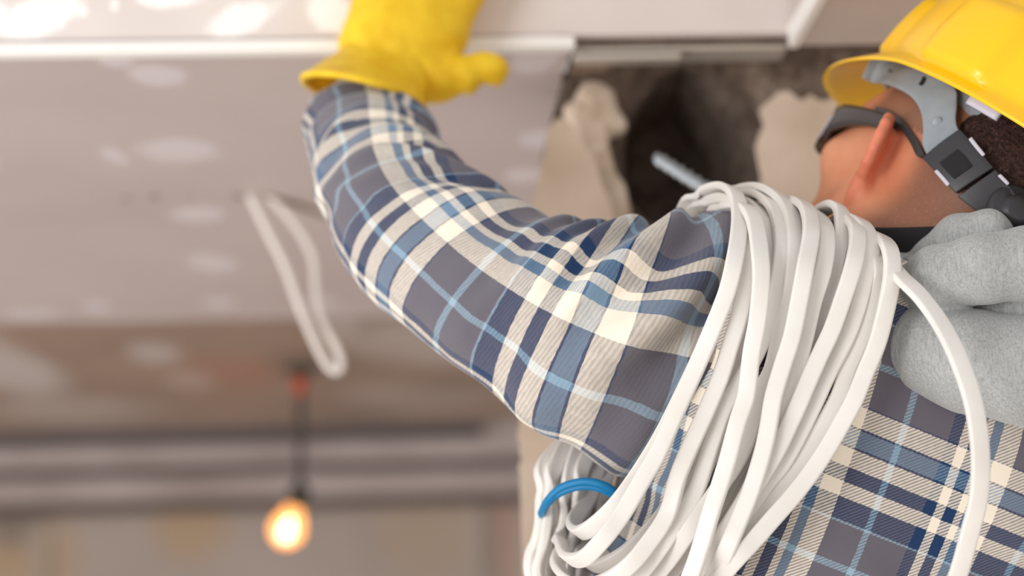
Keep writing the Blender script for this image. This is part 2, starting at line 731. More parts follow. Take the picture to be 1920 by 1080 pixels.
def ragged(pts, v, amp=0.0012, step=0.006, keep=0):
    """outline through pixel points on plane v, edges roughened"""
    q = [np.array(UZ(px, py, v)) for px, py in pts]
    out = []
    n = len(q)
    for i in range(n):
        a, b = q[i], q[(i + 1) % n]
        L = np.linalg.norm(b - a)
        m = max(1, int(L / step)) if (i < n - keep) else 1
        for j in range(m):
            p = a + (b - a) * j / m
            if i < n - keep:
                p = p + rng.normal(0, amp, 2) * (1 if j else 0.4)
            out.append(p)
    return [W(p[0], v, p[1]) for p in out]


M = Mat('wall_board_beige', (208, 188, 168), 0.8, 0.15)
rv = room_vec(M, RR, RU)
M.color(M.ramp(M.noise(14, 5, 0.6, rv), [(0.3, (200, 179, 158)), (0.65, (216, 198, 181))]))
M.bump(M.noise(45, 6, 0.7, rv), 0.25, 0.003)
mat_wall = M.m
zlow = 0.0
ulft = UZ(979, 760, VB)[0]
outl = [(976, 900), (976, 740), (985, 430), (1002, 372), (1016, 310), (1030, 240), (1044, 222), (1062, 226), (1082, 250), (1104, 290), (1122, 325), (1142, 380),
        (1156, 420), (1170, 470), (1220, 540), (1330, 560), (1410, 520), (1428, 440), (1420, 380), (1430, 320), (1420, 270), (1436, 230), (1428, 200),
        (1460, 172), (1480, 170), (1502, 188), (1520, 176), (1545, 190), (1580, 176), (1640, 190)]
pl = ragged(outl, VB, 0.0008, 0.007, keep=1)
pl += [W(UZ(2150, 190, VB)[0], VB, UZ(2150, 190, VB)[1]), W(UZ(2150, 190, VB)[0], VB, zlow), W(ulft, VB, zlow)]
board = prism('wall_front', pl, RF * 0.0125, mat_wall)
board['kind'] = 'structure'

# ragged chunk of old plaster still stuck behind the board edge
M = Mat('old_plaster', (206, 188, 160), 0.9, 0.1)
M.color(M.ramp(M.noise(40, 6, 0.65, M.geo()), [(0.3, (196, 174, 148)), (0.6, (232, 216, 198))]))
M.bump(M.noise(70, 6, 0.7, M.geo()), 0.6, 0.004)
mat_old = M.m


def chunk(name, pts, v, thick, amp=0.006):
    """lumpy slab: outline in pixels on plane v, front face bulged and roughened"""
    q = np.array([UZ(px, py, v) for px, py in pts])
    c = q.mean(0)
    q = catmull(np.c_[q, np.zeros(len(q))], 90, True)[:, :2]
    q = q + 0.0012 * np.stack([fbm(np.c_[q * 90, np.zeros(len(q))]), fbm(np.c_[q * 90, np.zeros(len(q)) + 5])], 1)
    rings = []
    for s, dv in ((0.001, -1.0), (0.3, -0.95), (0.6, -0.8), (0.82, -0.55), (0.95, -0.2), (1.0, 0.2), (0.97, 1.0)):
        r = c + (q - c) * s
        off = v + dv * thick * 0.5 + amp * fbm(np.c_[r * 45, np.zeros(len(r)) + dv])
        rings.append(r[:, :1] * RR + off[:, None] * RF + r[:, 1:] * RU)
    V, Fc = loft(np.array(rings), cap=True)
    return fix_normals(mesh_obj(name, V, Fc, mat_old))


c1 = chunk('plaster_chunk', [(1055, 205), (1075, 185), (1092, 158), (1118, 150), (1148, 166), (1160, 200), (1176, 236), (1165, 252), (1146, 256), (1140, 280),
                             (1146, 310), (1120, 320), (1098, 280), (1078, 245)], VB + 0.035, 0.03)
tag(c1, 'jagged lump of cream plaster clinging beside the upper left of the dark hole', 'plaster', 'broken plaster at the hole')
c2 = chunk('plaster_chunk', [(1110, 290), (1138, 270), (1148, 300), (1160, 330), (1174, 350), (1184, 400), (1182, 450), (1172, 500), (1140, 480), (1125, 400)], VB + 0.036, 0.022)
tag(c2, 'long strip of broken plaster hanging down the left side of the hole', 'plaster', 'broken plaster at the hole')
# lath splinter across the top of the hole
M = Mat('old_timber', (150, 128, 108), 0.85, 0.1)
M.color(M.ramp(M.noise(60, 4, 0.6, M.geo()), [(0.3, (122, 102, 86)), (0.7, (172, 152, 134))]))
mat_timber = M.m
lv = VB + 0.03
lath = prism('timber_lath', [W(*(lambda q: (q[0], lv, q[1]))(UZ(px, py, lv))) for px, py in ((1066, 122), (1130, 118), (1188, 98), (1190, 106), (1132, 130), (1068, 133))],
             RF * 0.008, mat_timber, bev=0.001)
tag(lath, 'splintered strip of timber lath lying along the top left of the hole', 'lath')

# --- back of the room: stepped beams, dark tubes as shade bands, wall
M = Mat('back_plaster', (176, 162, 152), 0.8, 0.15)
rv = room_vec(M, RR, RU)
base = M.ramp(M.noise(2.5, 5, 0.55, rv), [(0.3, (170, 158, 150)), (0.7, (186, 172, 163))])
VW = vend + 0.22 + 0.3 + 0.45
ell = []
for (px, py, rx, ry, st) in ((355, 990, 60, 60, 0.7), (110, 1040, 40, 70, 0.5), (15, 1060, 40, 40, 0.8), (790, 1000, 90, 90, 0.35)):
    u_, z_ = UZ(px, py, VW)
    ell.append((u_, z_, rx / F * VW, ry / F * VW, 0, st))
col = patches(M, base, (186, 158, 124), ell, 3.0, 0.3, rv, 0.5)
ell = []
for (px, py, rx, ry, st) in ((20, 985, 40, 40, 0.6), (916, 1020, 16, 140, 0.5), (70, 960, 40, 30, 0.6), (95, 1060, 6, 100, 0.5)):
    u_, z_ = UZ(px, py, VW)
    ell.append((u_, z_, rx / F * VW, ry / F * VW, 0, st))
col = patches(M, col, (116, 102, 88), ell, 3.0, 0.3, rv, 0.5)
u_, z_ = UZ(950, 1020, VW)
col = patches(M, col, (172, 128, 112), [(u_, z_, 20 / F * VW, 200 / F * VW, 0, 0.5)], 3.0, 0.2, rv, 0.5)
M.color(col)
mat_back = M.m
bw = room_box('wall_back', -3.0, 1.6, VW, VW + 0.1, 0.0, 3.1, mat_back)
bw['kind'] = 'structure'
M = Mat('beam_grey', (178, 165, 160), 0.7, 0.2)
M.color(M.ramp(M.noise(4, 5), [(0.3, (166, 152, 148)), (0.7, (190, 178, 175))]))
mat_bm = M.m
M = Mat('beam_brown', (140, 124, 116), 0.8, 0.2)
M.color(M.ramp(M.noise(4, 5), [(0.3, (128, 112, 104)), (0.7, (150, 134, 126))]))
mat_bmb = M.m


def zat(py, v, px=640):
    return UZ(px, py, v)[1]


va = vend + 0.22
o = room_box('ceiling_recess', -3.0, 1.4, vend, VW, ZS + 0.05, ZS + 0.08, mat_bmb)
o['kind'] = 'structure'
o = room_box('trim_5', -3.0, 1.4, va, va + 0.3, zat(858, va), ZS + 0.05, mat_bm, bev=0.01)
o['kind'] = 'structure'
o = room_box('trim_6', -3.0, 1.4, va + 0.3, VW, zat(925, va + 0.3), ZS + 0.05, mat_bm, bev=0.01)
o['kind'] = 'structure'
M = Mat('shade_tube_dark', (92, 82, 80), 0.6, 0.3)  # dark tubes added to stand for the shaded bands between the beams
mat_shade_tube = M.m
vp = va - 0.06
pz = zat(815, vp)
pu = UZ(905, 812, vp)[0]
shade_band = tube('shade_tube', [W(-3.0, vp, pz), W(-1.2, vp, pz), W(pu, vp, pz)], 0.016, mat_shade_tube, n=6)
tag(shade_band, 'dark tube added as the recess shade along the beam at the far end of the ceiling', 'shade_band')
for py_, v_, r_, lab in ((877, va + 0.10, 0.011, 'thin dark tube added as the shade under the first beam at the far end of the room'), (945, va + 0.40, 0.013, 'dark tube added as the shade under the lowest beam, just above the far wall')):
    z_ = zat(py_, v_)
    pp = tube('shade_tube', [W(-3.0, v_, z_), W(-1.0, v_, z_), W(1.2, v_, z_)], r_, mat_shade_tube, n=6)
    tag(pp, lab, 'shade_band')
# --- floor
M = Mat('concrete_floor', (186, 178, 168), 0.85, 0.15)
M.color(M.ramp(M.noise(3, 5), [(0.3, (214, 206, 198)), (0.7, (230, 222, 214))]))
fl = room_box('floor', -4.0, 3.0, -3.0, VW, -0.1, 0.0, M.m)
fl['kind'] = 'structure'

# --- long groove in the ceiling (cut for the cable)
M = Mat('groove_brown', (120, 98, 80), 0.9, 0.1)
gp = [uvq(500, 362), uvq(560, 380), uvq(612, 402), uvq(610, 408), uvq(556, 388), uvq(498, 368)]
gr = prism('trim_7', [W(u, v, ZS - 0.0006) for u, v in gp], RU * 0.0005, M.m)
gr['kind'] = 'structure'

# ================================================================== PENDANT BULB
lu, lvv = uvq(563, 690)
lamp = empty('pendant_lamp', W(lu, lvv, ZS))
tag(lamp, 'lit bare bulb hanging on a dark cord from the far ceiling', 'lamp')
M = Mat('cord_dark', (74, 66, 62), 0.6, 0.3)
mat_cord = M.m
M = Mat('socket_dark', (62, 58, 48), 0.5, 0.4)
mat_sock = M.m
M = Mat('connector_red', (188, 84, 56), 0.5, 0.4)
mat_red = M.m


def zl(py):
    return PV(562, py, lvv)[2]


def lathe(name, prof, origin, axis, mat, parent=None, k=28):
    axis = nrm(np.asarray(axis, float))
    t = np.array([1.0, 0, 0]) if abs(axis[0]) < 0.8 else np.array([0, 1.0, 0])
    e1 = nrm(np.cross(axis, t))
    e2 = np.cross(axis, e1)
    a = np.arange(k) / k * 2 * PI
    rings = np.array([[origin + axis * h + r * (math.cos(x) * e1 + math.sin(x) * e2) for x in a] for h, r in prof])
    V, Fc = loft(rings, cap=True)
    return fix_normals(mesh_obj(name, V, Fc, mat, parent))


lc = W(lu, lvv, 0)
lathe('ceiling_rose', [(0, 0.030), (0.006, 0.030), (0.016, 0.02), (0.02, 0.008)], lc + RU * ZS, -RU, mat_sock, lamp)
sb = PV(562, 912, lvv)
tube('cord', [lc + RU * ZS, lc + RU * (ZS - 0.1), sb], 0.0075, mat_cord, lamp, n=12)
tube('connector', [lc + RU * zl(708), lc + RU * zl(722), lc + RU * zl(738)], 0.014, mat_red, lamp, n=6)
bc = PV(539, 992, lvv)
st = PV(560, 930, lvv)
ax = nrm(bc - st)
lathe('socket', [(-0.026, 0.006), (-0.02, 0.017), (0.0, 0.021), (0.018, 0.021), (0.022, 0.018)], st, ax, mat_sock, lamp)
R0 = 0.0325
L = np.linalg.norm(bc - st)
prof = [(0.018, 0.016)]
for i in range(15):
    a = -0.72 + (PI / 2 + 0.72) * i / 14
    prof.append((L + R0 * 1.04 * math.sin(a), max(R0 * math.cos(a), 0.0005)))
M = Mat('bulb_amber', (255, 190, 110), 0.2, 0.5)
M.b.inputs['Emission Color'].default_value = srgb(255, 196, 112)
M.b.inputs['Emission Strength'].default_value = 1.0
M.b.inputs['Alpha'].default_value = 0.62
mat_bulb = M.m
lathe('glass_bulb', prof, st, ax, mat_bulb, lamp)
M = Mat('filament_glow', (255, 240, 210), 0.4, 0.2)
M.b.inputs['Emission Color'].default_value = srgb(255, 236, 200)
M.b.inputs['Emission Strength'].default_value = 11.0
mat_fil = M.m
fp = [(L - 0.022, 0.002), (L - 0.018, 0.006), (L - 0.006, 0.010), (L + 0.006, 0.013), (L + 0.014, 0.012), (L + 0.020, 0.007), (L + 0.022, 0.002)]
lathe('filament', fp, st, ax, mat_fil, lamp)

# ================================================================== CABLE HANGING FROM THE CEILING
M = Mat('cable_white_far', (240, 232, 226), 0.4, 0.4)
mat_cfar = M.m
hd = 2.02
hang = []
pz_ = [(462, 352, -0.02), (474, 376, 0), (500, 430, 0), (535, 500, 0.0), (560, 570, 0.0), (590, 640, 0), (612, 682, 0), (630, 697, 0), (640, 685, 0.0), (632, 655, 0),
       (603, 600, 0.012), (592, 540, 0.015), (588, 490, 0.016), (572, 450, 0.015), (540, 405, 0.01), (505, 368, 0.0), (494, 350, -0.02)]
ucv = uvq(480, 366)[1]
for px, py, dv in pz_:
    hang.append(PV(px, py, ucv + 0.01 + dv))
path = catmull(hang, 120)
Vc, Fc = sweep(path, np.tile(-RF, (120, 1)), round_rect(0.0095, 0.0075, 0.0034))
hc = fix_normals(mesh_obj('hanging_cable', Vc, Fc, mat_cfar))
tag(hc, 'doubled white cable hanging in a long loop from the ceiling', 'cable')

# ================================================================== PERSON
person = empty('person', P(1650, 1500, 1.28))
tag(person, 'person in plaid flannel shirt and grey hood reaching up with a yellow glove', 'person')



def proj(p):
    q = (np.asarray(p) - TC) @ RC
    return np.stack([960 + F * q[..., 0] / -q[..., 2], 540 - F * q[..., 1] / -q[..., 2], -q[..., 2]], -1)


# ---- plaid flannel
def plaid(name, twill=0.0022, ang=1.0, soft=1.0):
    M = Mat(name, (120, 120, 130), 0.92, 0.08)
    uvn = M.n('ShaderNodeUVMap')
    uvn.uv_map = 'UVMap'
    wob = M.n('ShaderNodeTexNoise')
    wob.inputs['Scale'].default_value = 260
    wob.inputs['Detail'].default_value = 2
    M.l(uvn.outputs[0], wob.inputs['Vector'])
    sp = M.n('ShaderNodeSeparateXYZ')
    M.l(uvn.outputs[0], sp.inputs[0])
    jit = M.math('MULTIPLY', M.math('SUBTRACT', wob.outputs['Fac'], 0.5), 0.0011)
    u = M.math('ADD', sp.outputs[0], jit)
    v = M.math('ADD', sp.outputs[1], jit)
    mauve, navy, cream, steel, light = (101, 97, 107), (12, 49, 92), (246, 234, 216), (114, 142, 168), (148, 175, 193)

    def stripes(x, seq):
        tot = sum(s for s, c in seq)
        fr = M.math('FRACT', M.math('DIVIDE', x, tot))
        stops, a = [], 0.0
        for s, c in seq:
            stops.append((a / tot, c))
            a += s
        return M.ramp(fr, stops, 'CONSTANT')
    sv = [(0.026, mauve), (0.0048, light), (0.026, mauve), (0.0018, light), (0.015, navy), (0.010, cream), (0.010, navy), (0.012, cream), (0.0014, navy),
          (0.012, steel), (0.0014, navy), (0.014, cream), (0.0012, navy)]
    su = [(0.024, mauve), (0.0046, light), (0.028, mauve), (0.008, navy), (0.0065, cream), (0.0075, navy), (0.005, cream), (0.0065, steel), (0.014, cream)]
    cv, cu = stripes(v, sv), stripes(u, su)
    d = M.math('ADD', M.math('MULTIPLY', u, ang), v)
    wv = M.math('SINE', M.math('MULTIPLY', d, 2 * PI / twill))
    fac = M.math('ADD', 0.5, M.math('MULTIPLY', M.math('MULTIPLY', wv, 1.8), 0.24 * soft), clamp=True)
    fac = M.math('ADD', fac, M.math('MULTIPLY', M.math('SUBTRACT', wob.outputs['Fac'], 0.5), 0.25), clamp=True)
    col = M.mix(fac, cv, cu)
    M.color(col)
    fz = M.n('ShaderNodeTexNoise')
    fz.inputs['Scale'].default_value = 900
    M.l(uvn.outputs[0], fz.inputs['Vector'])
    M.bump(M.math('ADD', M.math('MULTIPLY', wv, 0.3), fz.outputs['Fac']), 0.25, 0.0006)
    M.b.inputs['Sheen Weight'].default_value = 0.25
    M.b.inputs['Sheen Roughness'].default_value = 0.6
    return M.m


mat_sleeve = plaid('plaid_flannel_sleeve', 0.0024, 0.25, 0.22)
mat_shirt = plaid('plaid_flannel_back', 0.0027, -0.9, 0.75)

# ---- sleeve: outline pairs traced left/right along the arm, with depth and thickness factor
prs = [((596, 190), (778, 203), 1.487, 0.40), ((577, 214), (794, 227), 1.46, 0.64), ((577, 270), (816, 272), 1.425, 0.92), ((594, 350), (838, 318), 1.375, 0.95),
       ((625, 450), (884, 352), 1.325, 0.95), ((680, 540), (952, 384), 1.29, 0.88), ((770, 618), (1022, 408), 1.26, 0.82),
       ((880, 697), (1095, 430), 1.24, 0.76), ((985, 778), (1168, 428), 1.225, 0.68), ((1075, 846), (1240, 418), 1.218, 0.60),
       ((1150, 886), (1310, 400), 1.222, 0.54), ((1215, 890), (1385, 412), 1.235, 0.45), ((1290, 880), (1470, 440), 1.26, 0.36)]
ctr = []
for (a, b, d, k) in prs:
    A, B = P(*a, d), P(*b, d)
    ctr.append(np.r_[(A + B) / 2, (A - B) / 2, k])
ctr = np.array(ctr)
NS, NA = 260, 120
cs = catmull(ctr, NS)
cc, hw, kk = cs[:, :3], cs[:, 3:6], cs[:, 6]
Tn = nrm(np.gradient(cc, axis=0))
hwl = np.linalg.norm(hw, axis=1)
vd = nrm(cc - TC)
dep = nrm(np.cross(Tn, hw))
dep = dep * np.sign((dep * -vd).sum(1, keepdims=True))     # towards the camera
ang = np.arange(NA) / NA * 2 * PI
arc = np.r_[0, np.cumsum(np.linalg.norm(np.diff(cc, axis=0), axis=1))]
ca, sa = np.cos(ang), np.sin(ang)
rings = cc[:, None] + hw[:, None] * ca[None, :, None] + dep[:, None] * (hwl * kk)[:, None, None] * sa[None, :, None]
nrml = nrm(nrm(hw)[:, None] * ca[None, :, None] + dep[:, None] * sa[None, :, None])
# folds: (position along arm 0..1, angle centre deg (0=outer/lower edge, 90=facing camera, 180=inner/upper edge), angular width deg, slant, width m, height m)
folds = [(0.05, 120, 90, 0.02, 0.008, 0.006), (0.095, 60, 70, -0.03, 0.008, 0.006), (0.135, 150, 70, 0.04, 0.010, 0.006), (0.02, 70, 160, 0.01, 0.006, 0.004),
         (0.30, 165, 60, 0.05, 0.009, 0.008), (0.335, 150, 75, 0.07, 0.009, 0.010), (0.37, 150, 70, 0.08, 0.009, 0.010), (0.405, 140, 80, 0.07, 0.009, 0.008), (0.44, 150, 60, 0.05, 0.010, 0.007),
         (0.25, 60, 60, -0.05, 0.014, 0.005), (0.36, 40, 60, 0.10, 0.012, 0.004), (0.52, 130, 60, 0.05, 0.02, 0.005),
         (0.64, 160, 70, 0.03, 0.010, 0.008), (0.685, 150, 90, 0.03, 0.011, 0.010), (0.73, 145, 90, 0.04, 0.010, 0.013), (0.775, 120, 110, 0.05, 0.012, 0.014), (0.825, 110, 120, 0.07, 0.012, 0.013),
         (0.865, 125, 90, 0.07, 0.010, 0.010), (0.90, 110, 100, 0.05, 0.011, 0.008), (0.66, 50, 60, 0.03, 0.02, 0.004), (0.77, 40, 60, 0.05, 0.02, 0.004)]
disp = np.zeros((NS, NA))
deg = np.degrees(ang)
for (p0, a0, aw, sl, w_, hgt) in folds:
    da = (deg - a0 + 180) % 360 - 180
    pc = p0 * arc[-1] + sl * np.sin(np.radians(da)) * 0.5 + 0.004 * np.sin(np.radians(da * 3 + p0 * 900))
    env = np.exp(-(da / aw) ** 2 * 1.3)
    x = (arc[:, None] - pc[None]) / w_
    disp += hgt * env[None] * (np.exp(-x * x) - 0.55 * np.exp(-(x - 1.6) ** 2))
disp += 0.003 * fbm(rings * 18, 3) + 0.0012 * fbm(rings * 60, 2)
disp -= disp[:, (deg < 5) | (deg > 355)].mean() * 0
rings = rings + nrml * disp[..., None]
V, Fc = loft(rings)
# per loop uv (seam at the far side)
seam_j = int(NA * 0.75)
girth = 0.36
uvl = []
u_of = ((ang - ang[seam_j]) % (2 * PI)) / (2 * PI)
for i in range(NS - 1):
    for j in range(NA):
        k = (j + 1) % NA
        uj = u_of[j]
        uk = u_of[k] if k != seam_j else 1.0
        uvl += [(uj, i), (uk, i), (uk, i + 1), (uj, i + 1)]
uvl = np.array(uvl)
rad_at = np.interp(uvl[:, 1], np.arange(NS), hwl)
# half-turn facing the camera: girth follows the local width a little so that checks keep their size
SLEEVE_U0, SLEEVE_V0 = 0.012, 0.030
VP = 0.1356                                   # repeat of the check along the arm
arc_ref = np.interp(866, proj(cc)[NS // 3:, 0], arc[NS // 3:])
th_u = ((math.radians(62) - ang[seam_j]) % (2 * PI)) / (2 * PI)
uv = np.stack([(th_u - uvl[:, 0]) * girth + 0.0263, (np.interp(uvl[:, 1], np.arange(NS), arc) - arc_ref) * 1.1 + 0.0284 - 0.047 + 4 * VP], 1)
shirt_dummy = None
sleeve_data = (V, Fc, uv)

# ---- torso of the shirt: leaning rings up the spine
tup = np.array([0.375, 0.927, 0.0])          # spine direction in camera axes (right, up, back)
tup = tup / np.linalg.norm(tup)


def CAMV(v):
    return RC @ np.asarray(v, float)


TUP = CAMV(tup)
TRT = CAMV(nrm(np.array([0.927, -0.375, -0.16])))
TRT = nrm(TRT - (TRT @ TUP) * TUP)
TBK = np.cross(TRT, TUP)                      # towards the camera
if TBK @ CAMV((0, 0, 1)) < 0:
    TBK = -TBK
NECK = P(1735, 520, 1.275)
# (distance down the spine from the neck base, half width, half depth, centre shift right, back bulge)
tr = [(-0.012, 0.045, 0.055, 0.01, 0.0), (0.0, 0.085, 0.082, 0.0, 0.0), (0.012, 0.128, 0.096, 0.005, 0.0), (0.03, 0.160, 0.106, 0.005, 0.0), (0.055, 0.178, 0.112, 0.012, 0.004), (0.085, 0.186, 0.113, 0.018, 0.008),
      (0.13, 0.184, 0.114, 0.02, 0.010), (0.20, 0.176, 0.114, 0.02, 0.010), (0.28, 0.168, 0.112, 0.015, 0.006), (0.36, 0.162, 0.110, 0.01, 0.0), (0.46, 0.166, 0.114, 0.01, 0.0)]
tr = catmull(np.array(tr), 170)
NT, NB = 170, 200
angt = np.arange(NB) / NB * 2 * PI
ct, st_ = np.cos(angt), np.sin(angt)
e_ = 2 / 2.8
sx = np.sign(ct) * np.abs(ct) ** e_
sy = np.sign(st_) * np.abs(st_) ** e_
cent = NECK[None] - TUP[None] * tr[:, 0:1] + TRT[None] * tr[:, 3:4]
trg = cent[:, None] + TRT[None, None] * (tr[:, 1:2] * sx[None])[..., None] + TBK[None, None] * (tr[:, 2:3] * sy[None] + tr[:, 4:5] * np.clip(sy, 0, 1)[None])[..., None]
tn = nrm(TRT[None] * ct[:, None] + TBK[None] * st_[:, None])
td = 0.004 * fbm(trg * 11, 3) + 0.0015 * fbm(trg * 40, 3)
# a few long drag folds towards the raised arm
loc_u = ((trg - NECK) @ TRT)
loc_v = -((trg - NECK) @ TUP)
for (u0, v0, sl, w_, h_, L0) in ((0.10, 0.25, 0.35, 0.012, 0.006, 0.10), (0.02, 0.30, 0.5, 0.014, 0.005, 0.08), (-0.08, 0.26, 0.7, 0.012, 0.006, 0.1), (0.13, 0.16, 0.2, 0.010, 0.005, 0.06)):
    x = (loc_v - v0 - sl * (loc_u - u0)) / w_
    td += h_ * np.exp(-x * x) * np.exp(-((loc_u - u0) / L0) ** 2)
trg = trg + tn[None] * td[..., None]
Vt, Ft = loft(trg)
# uv: projected on the back plane, turned with the cloth; sides use arc length
arcx = np.r_[0, np.cumsum(np.linalg.norm(np.diff(trg[100], axis=0), axis=1))]
arcx = arcx - np.interp(NB * 0.25, np.arange(NB), arcx)
uvt = []
pj = proj(trg)


def at_px(px, py):
    d = np.hypot(pj[..., 0] - px, pj[..., 1] - py) + (pj[..., 2] > 1.27) * 1e6
    return np.unravel_index(np.argmin(d), d.shape)


i_, j_ = at_px(1692, 815)
TORSO_U0 = 0.0263 + arcx[j_]
i_, j_ = at_px(1650, 772)
TORSO_V0 = tr[i_, 0] + VP
for i in range(NT - 1):
    for j in range(NB):
        k = j + 1
        for (ii, jj) in ((i, j), (i, k), (i + 1, k), (i + 1, j)):
            xx = arcx[jj] if jj < NB else arcx[-1] + (arcx[-1] - arcx[-2])
            uvt.append((-xx + TORSO_U0, -tr[ii, 0] + TORSO_V0))
uvt = np.array(uvt)
shirt = mesh_obj('shirt', Vt, Ft, mat_shirt, person, True, (uvt,))
fix_normals(shirt)
shirt['label'] = 'blue, cream and mauve plaid flannel'
sleeve = mesh_obj('sleeve', sleeve_data[0], sleeve_data[1], mat_sleeve, shirt, True, (sleeve_data[2],))
sleeve.matrix_parent_inverse = Matrix.Identity(4)

# ---- head frame (camera axes: x right, y up, z towards the viewer)
ya, el, rl = math.radians(25), math.radians(17), math.radians(18)
fw = np.array([-math.sin(ya) * math.cos(el), math.sin(el), -math.cos(ya) * math.cos(el)])
l0 = nrm(np.cross(np.array([0, 1.0, 0]), fw))           # wearer's left (towards the viewer here)
if l0[2] < 0:
    l0 = -l0
u0_ = nrm(np.cross(fw, l0))
if u0_[1] < 0:
    u0_ = -u0_
lf = l0 * math.cos(rl) + u0_ * math.sin(rl)
up_ = u0_ * math.cos(rl) - l0 * math.sin(rl)
tw = math.radians(-10)                                   # lean of the whole head to the right
TW = np.array([[math.cos(tw), -math.sin(tw), 0], [math.sin(tw), math.cos(tw), 0], [0, 0, 1]])
HF, HL, HU = CAMV(TW @ fw), CAMV(TW @ lf), CAMV(TW @ up_)
HR = np.stack([HF, HL, HU], 1)                          # columns: forward, left, up
HC = P(1764, 374, 1.295)


def H(f, l, u):
    return HC + HF * f + HL * l + HU * u


def to_head(p):
    return (p - HC) @ HR


def head_sdf(q, ear=True):
    """q in head coordinates (forward, left, up)"""
    a = q.copy()
    m = a.copy()
    m[:, 1] = np.abs(m[:, 1])                           # symmetric features
    d = s_ell(a, (-0.012, 0, 0.035), (0.097, 0.075, 0.088))
    d = smin(d, s_ell(a, (-0.055, 0, 0.005), (0.052, 0.060, 0.055)), 0.03)
    d = smin(d, s_ell(a, (0.045, 0, -0.03), (0.052, 0.055, 0.075)), 0.03)
    d = smin(d, s_ell(a, (0.040, 0, 0.022), (0.050, 0.064, 0.052)), 0.02)
    d = smin(d, s_cap(m, (0.005, 0.052, -0.055), (0.07, 0.022, -0.097), 0.020, 0.018), 0.03)
    d = smin(d, s_ell(a, (0.083, 0, -0.098), (0.02, 0.024, 0.017)), 0.02)
    d = smin(d, s_ell(m, (0.060, 0.045, -0.014), (0.026, 0.021, 0.018)), 0.02)
    d = smin(d, s_cap(m, (0.086, 0.012, 0.026), (0.070, 0.041, 0.026), 0.013, 0.011), 0.016)
    d = smax(d, -s_ell(m, (0.098, 0.032, 0.006), (0.018, 0.020, 0.013)), 0.012)
    d = smin(d, s_ell(m, (0.074, 0.031, 0.006), (0.013, 0.014, 0.0125)), 0.004)
    d = smin(d, s_cap(a, (0.092, 0, 0.018), (0.116, 0, -0.024), 0.008, 0.012), 0.012)
    d = smin(d, s_ell(m, (0.104, 0.011, -0.030), (0.011, 0.009, 0.008)), 0.008)
    d = smin(d, s_cap(m, (0.101, 0.0, -0.054), (0.086, 0.022, -0.056), 0.008, 0.004), 0.008)
    d = smin(d, s_cap(m, (0.100, 0.0, -0.066), (0.086, 0.020, -0.063), 0.009, 0.004), 0.008)
    d = smax(d, -s_cap(m, (0.112, 0.0, -0.060), (0.090, 0.024, -0.0595), 0.0022, 0.0015), 0.003)
    # jaw to neck muscle under the ear
    if ear:
        e = ear_sdf(m)
        d = smin(d, e, 0.006)
    return d


def ear_sdf(m):
    # ear plate stands away from the skull, turned out at the back
    c = np.array([-0.008, 0.081, -0.004])
    ex = nrm(np.array([-0.76, 0.65, 0.0]))              # from root to rim
    eu = nrm(np.array([0.12, 0.10, 0.98]))
    en = nrm(np.cross(ex, eu))
    if en[1] < 0:
        en = -en
    E = np.stack([ex, eu, en], 1)
    q = (m - c) @ E / 0.88                              # x out along the plate, y up, z outward normal
    d = s_ell(q, (0.008, 0.006, -0.001), (0.019, 0.030, 0.0045))
    # helix rim
    rim = []
    for t in np.linspace(-0.35, 1.25, 11):
        a = t * PI
        rim.append((np.array([0.008 + 0.0185 * math.cos(a - PI / 2 + 0.0) * (1.0 if True else 1), 0.008 + 0.0255 * math.sin(a - PI / 2), 0.0015]), 0.0042))
    d = smin(d, s_chain(q, rim, 0.002), 0.003)
    # lobe
    d = smin(d, s_ell(q, (0.004, -0.027, 0.001), (0.0095, 0.0120, 0.0056)), 0.006)
    # antihelix, concha
    d = smin(d, s_chain(q, [(np.array([0.012, -0.012, 0.002]), 0.0034), (np.array([0.0155, 0.002, 0.002]), 0.0036), (np.array([0.010, 0.018, 0.002]), 0.003)], 0.002), 0.004)
    d = smax(d, -s_ell(q, (0.000, -0.003, 0.007), (0.0085, 0.011, 0.0075)), 0.003)
    # root joining the head
    d = smin(d, s_cap(q, np.array([-0.006, -0.010, -0.003]), np.array([-0.004, 0.022, -0.004]), 0.0055), 0.005)
    # tragus
    d = smin(d, s_ell(q, (-0.0095, -0.004, 0.004), (0.004, 0.006, 0.004)), 0.004)
    return d * 0.88


NB0 = P(1722, 470, 1.285)                               # base of the neck
SH_L = P(1400, 500, 1.275)


def body_sdf(p, ear=True):
    d = head_sdf(to_head(p), ear)
    n = s_cap(p, H(-0.030, 0, -0.035), NB0, 0.060, 0.062)
    d = smin(d, n, 0.03)
    # neck muscles
    d = smin(d, s_cap(p, H(-0.042, 0.050, -0.045), P(1640, 470, 1.30), 0.014, 0.016), 0.03)
    d = smin(d, s_cap(p, H(-0.075, 0.022, -0.040), P(1740, 470, 1.235), 0.022, 0.026), 0.03)
    # shoulders, chest and raised arm under the clothes
    d = smin(d, s_cap(p, P(1520, 580, 1.27), P(1960, 700, 1.29), 0.055, 0.055), 0.02)
    d = smin(d, s_cap(p, P(1690, 640, 1.275), P(1560, 1000, 1.275), 0.082, 0.085), 0.05)
    d = smin(d, s_chain(p, [(P(1400, 560, 1.262), 0.045), (P(1130, 600, 1.235), 0.043), (P(800, 500, 1.305), 0.036), (P(735, 400, 1.35), 0.036), (P(690, 190, 1.48), 0.028)], 0.02), 0.03)
    return d


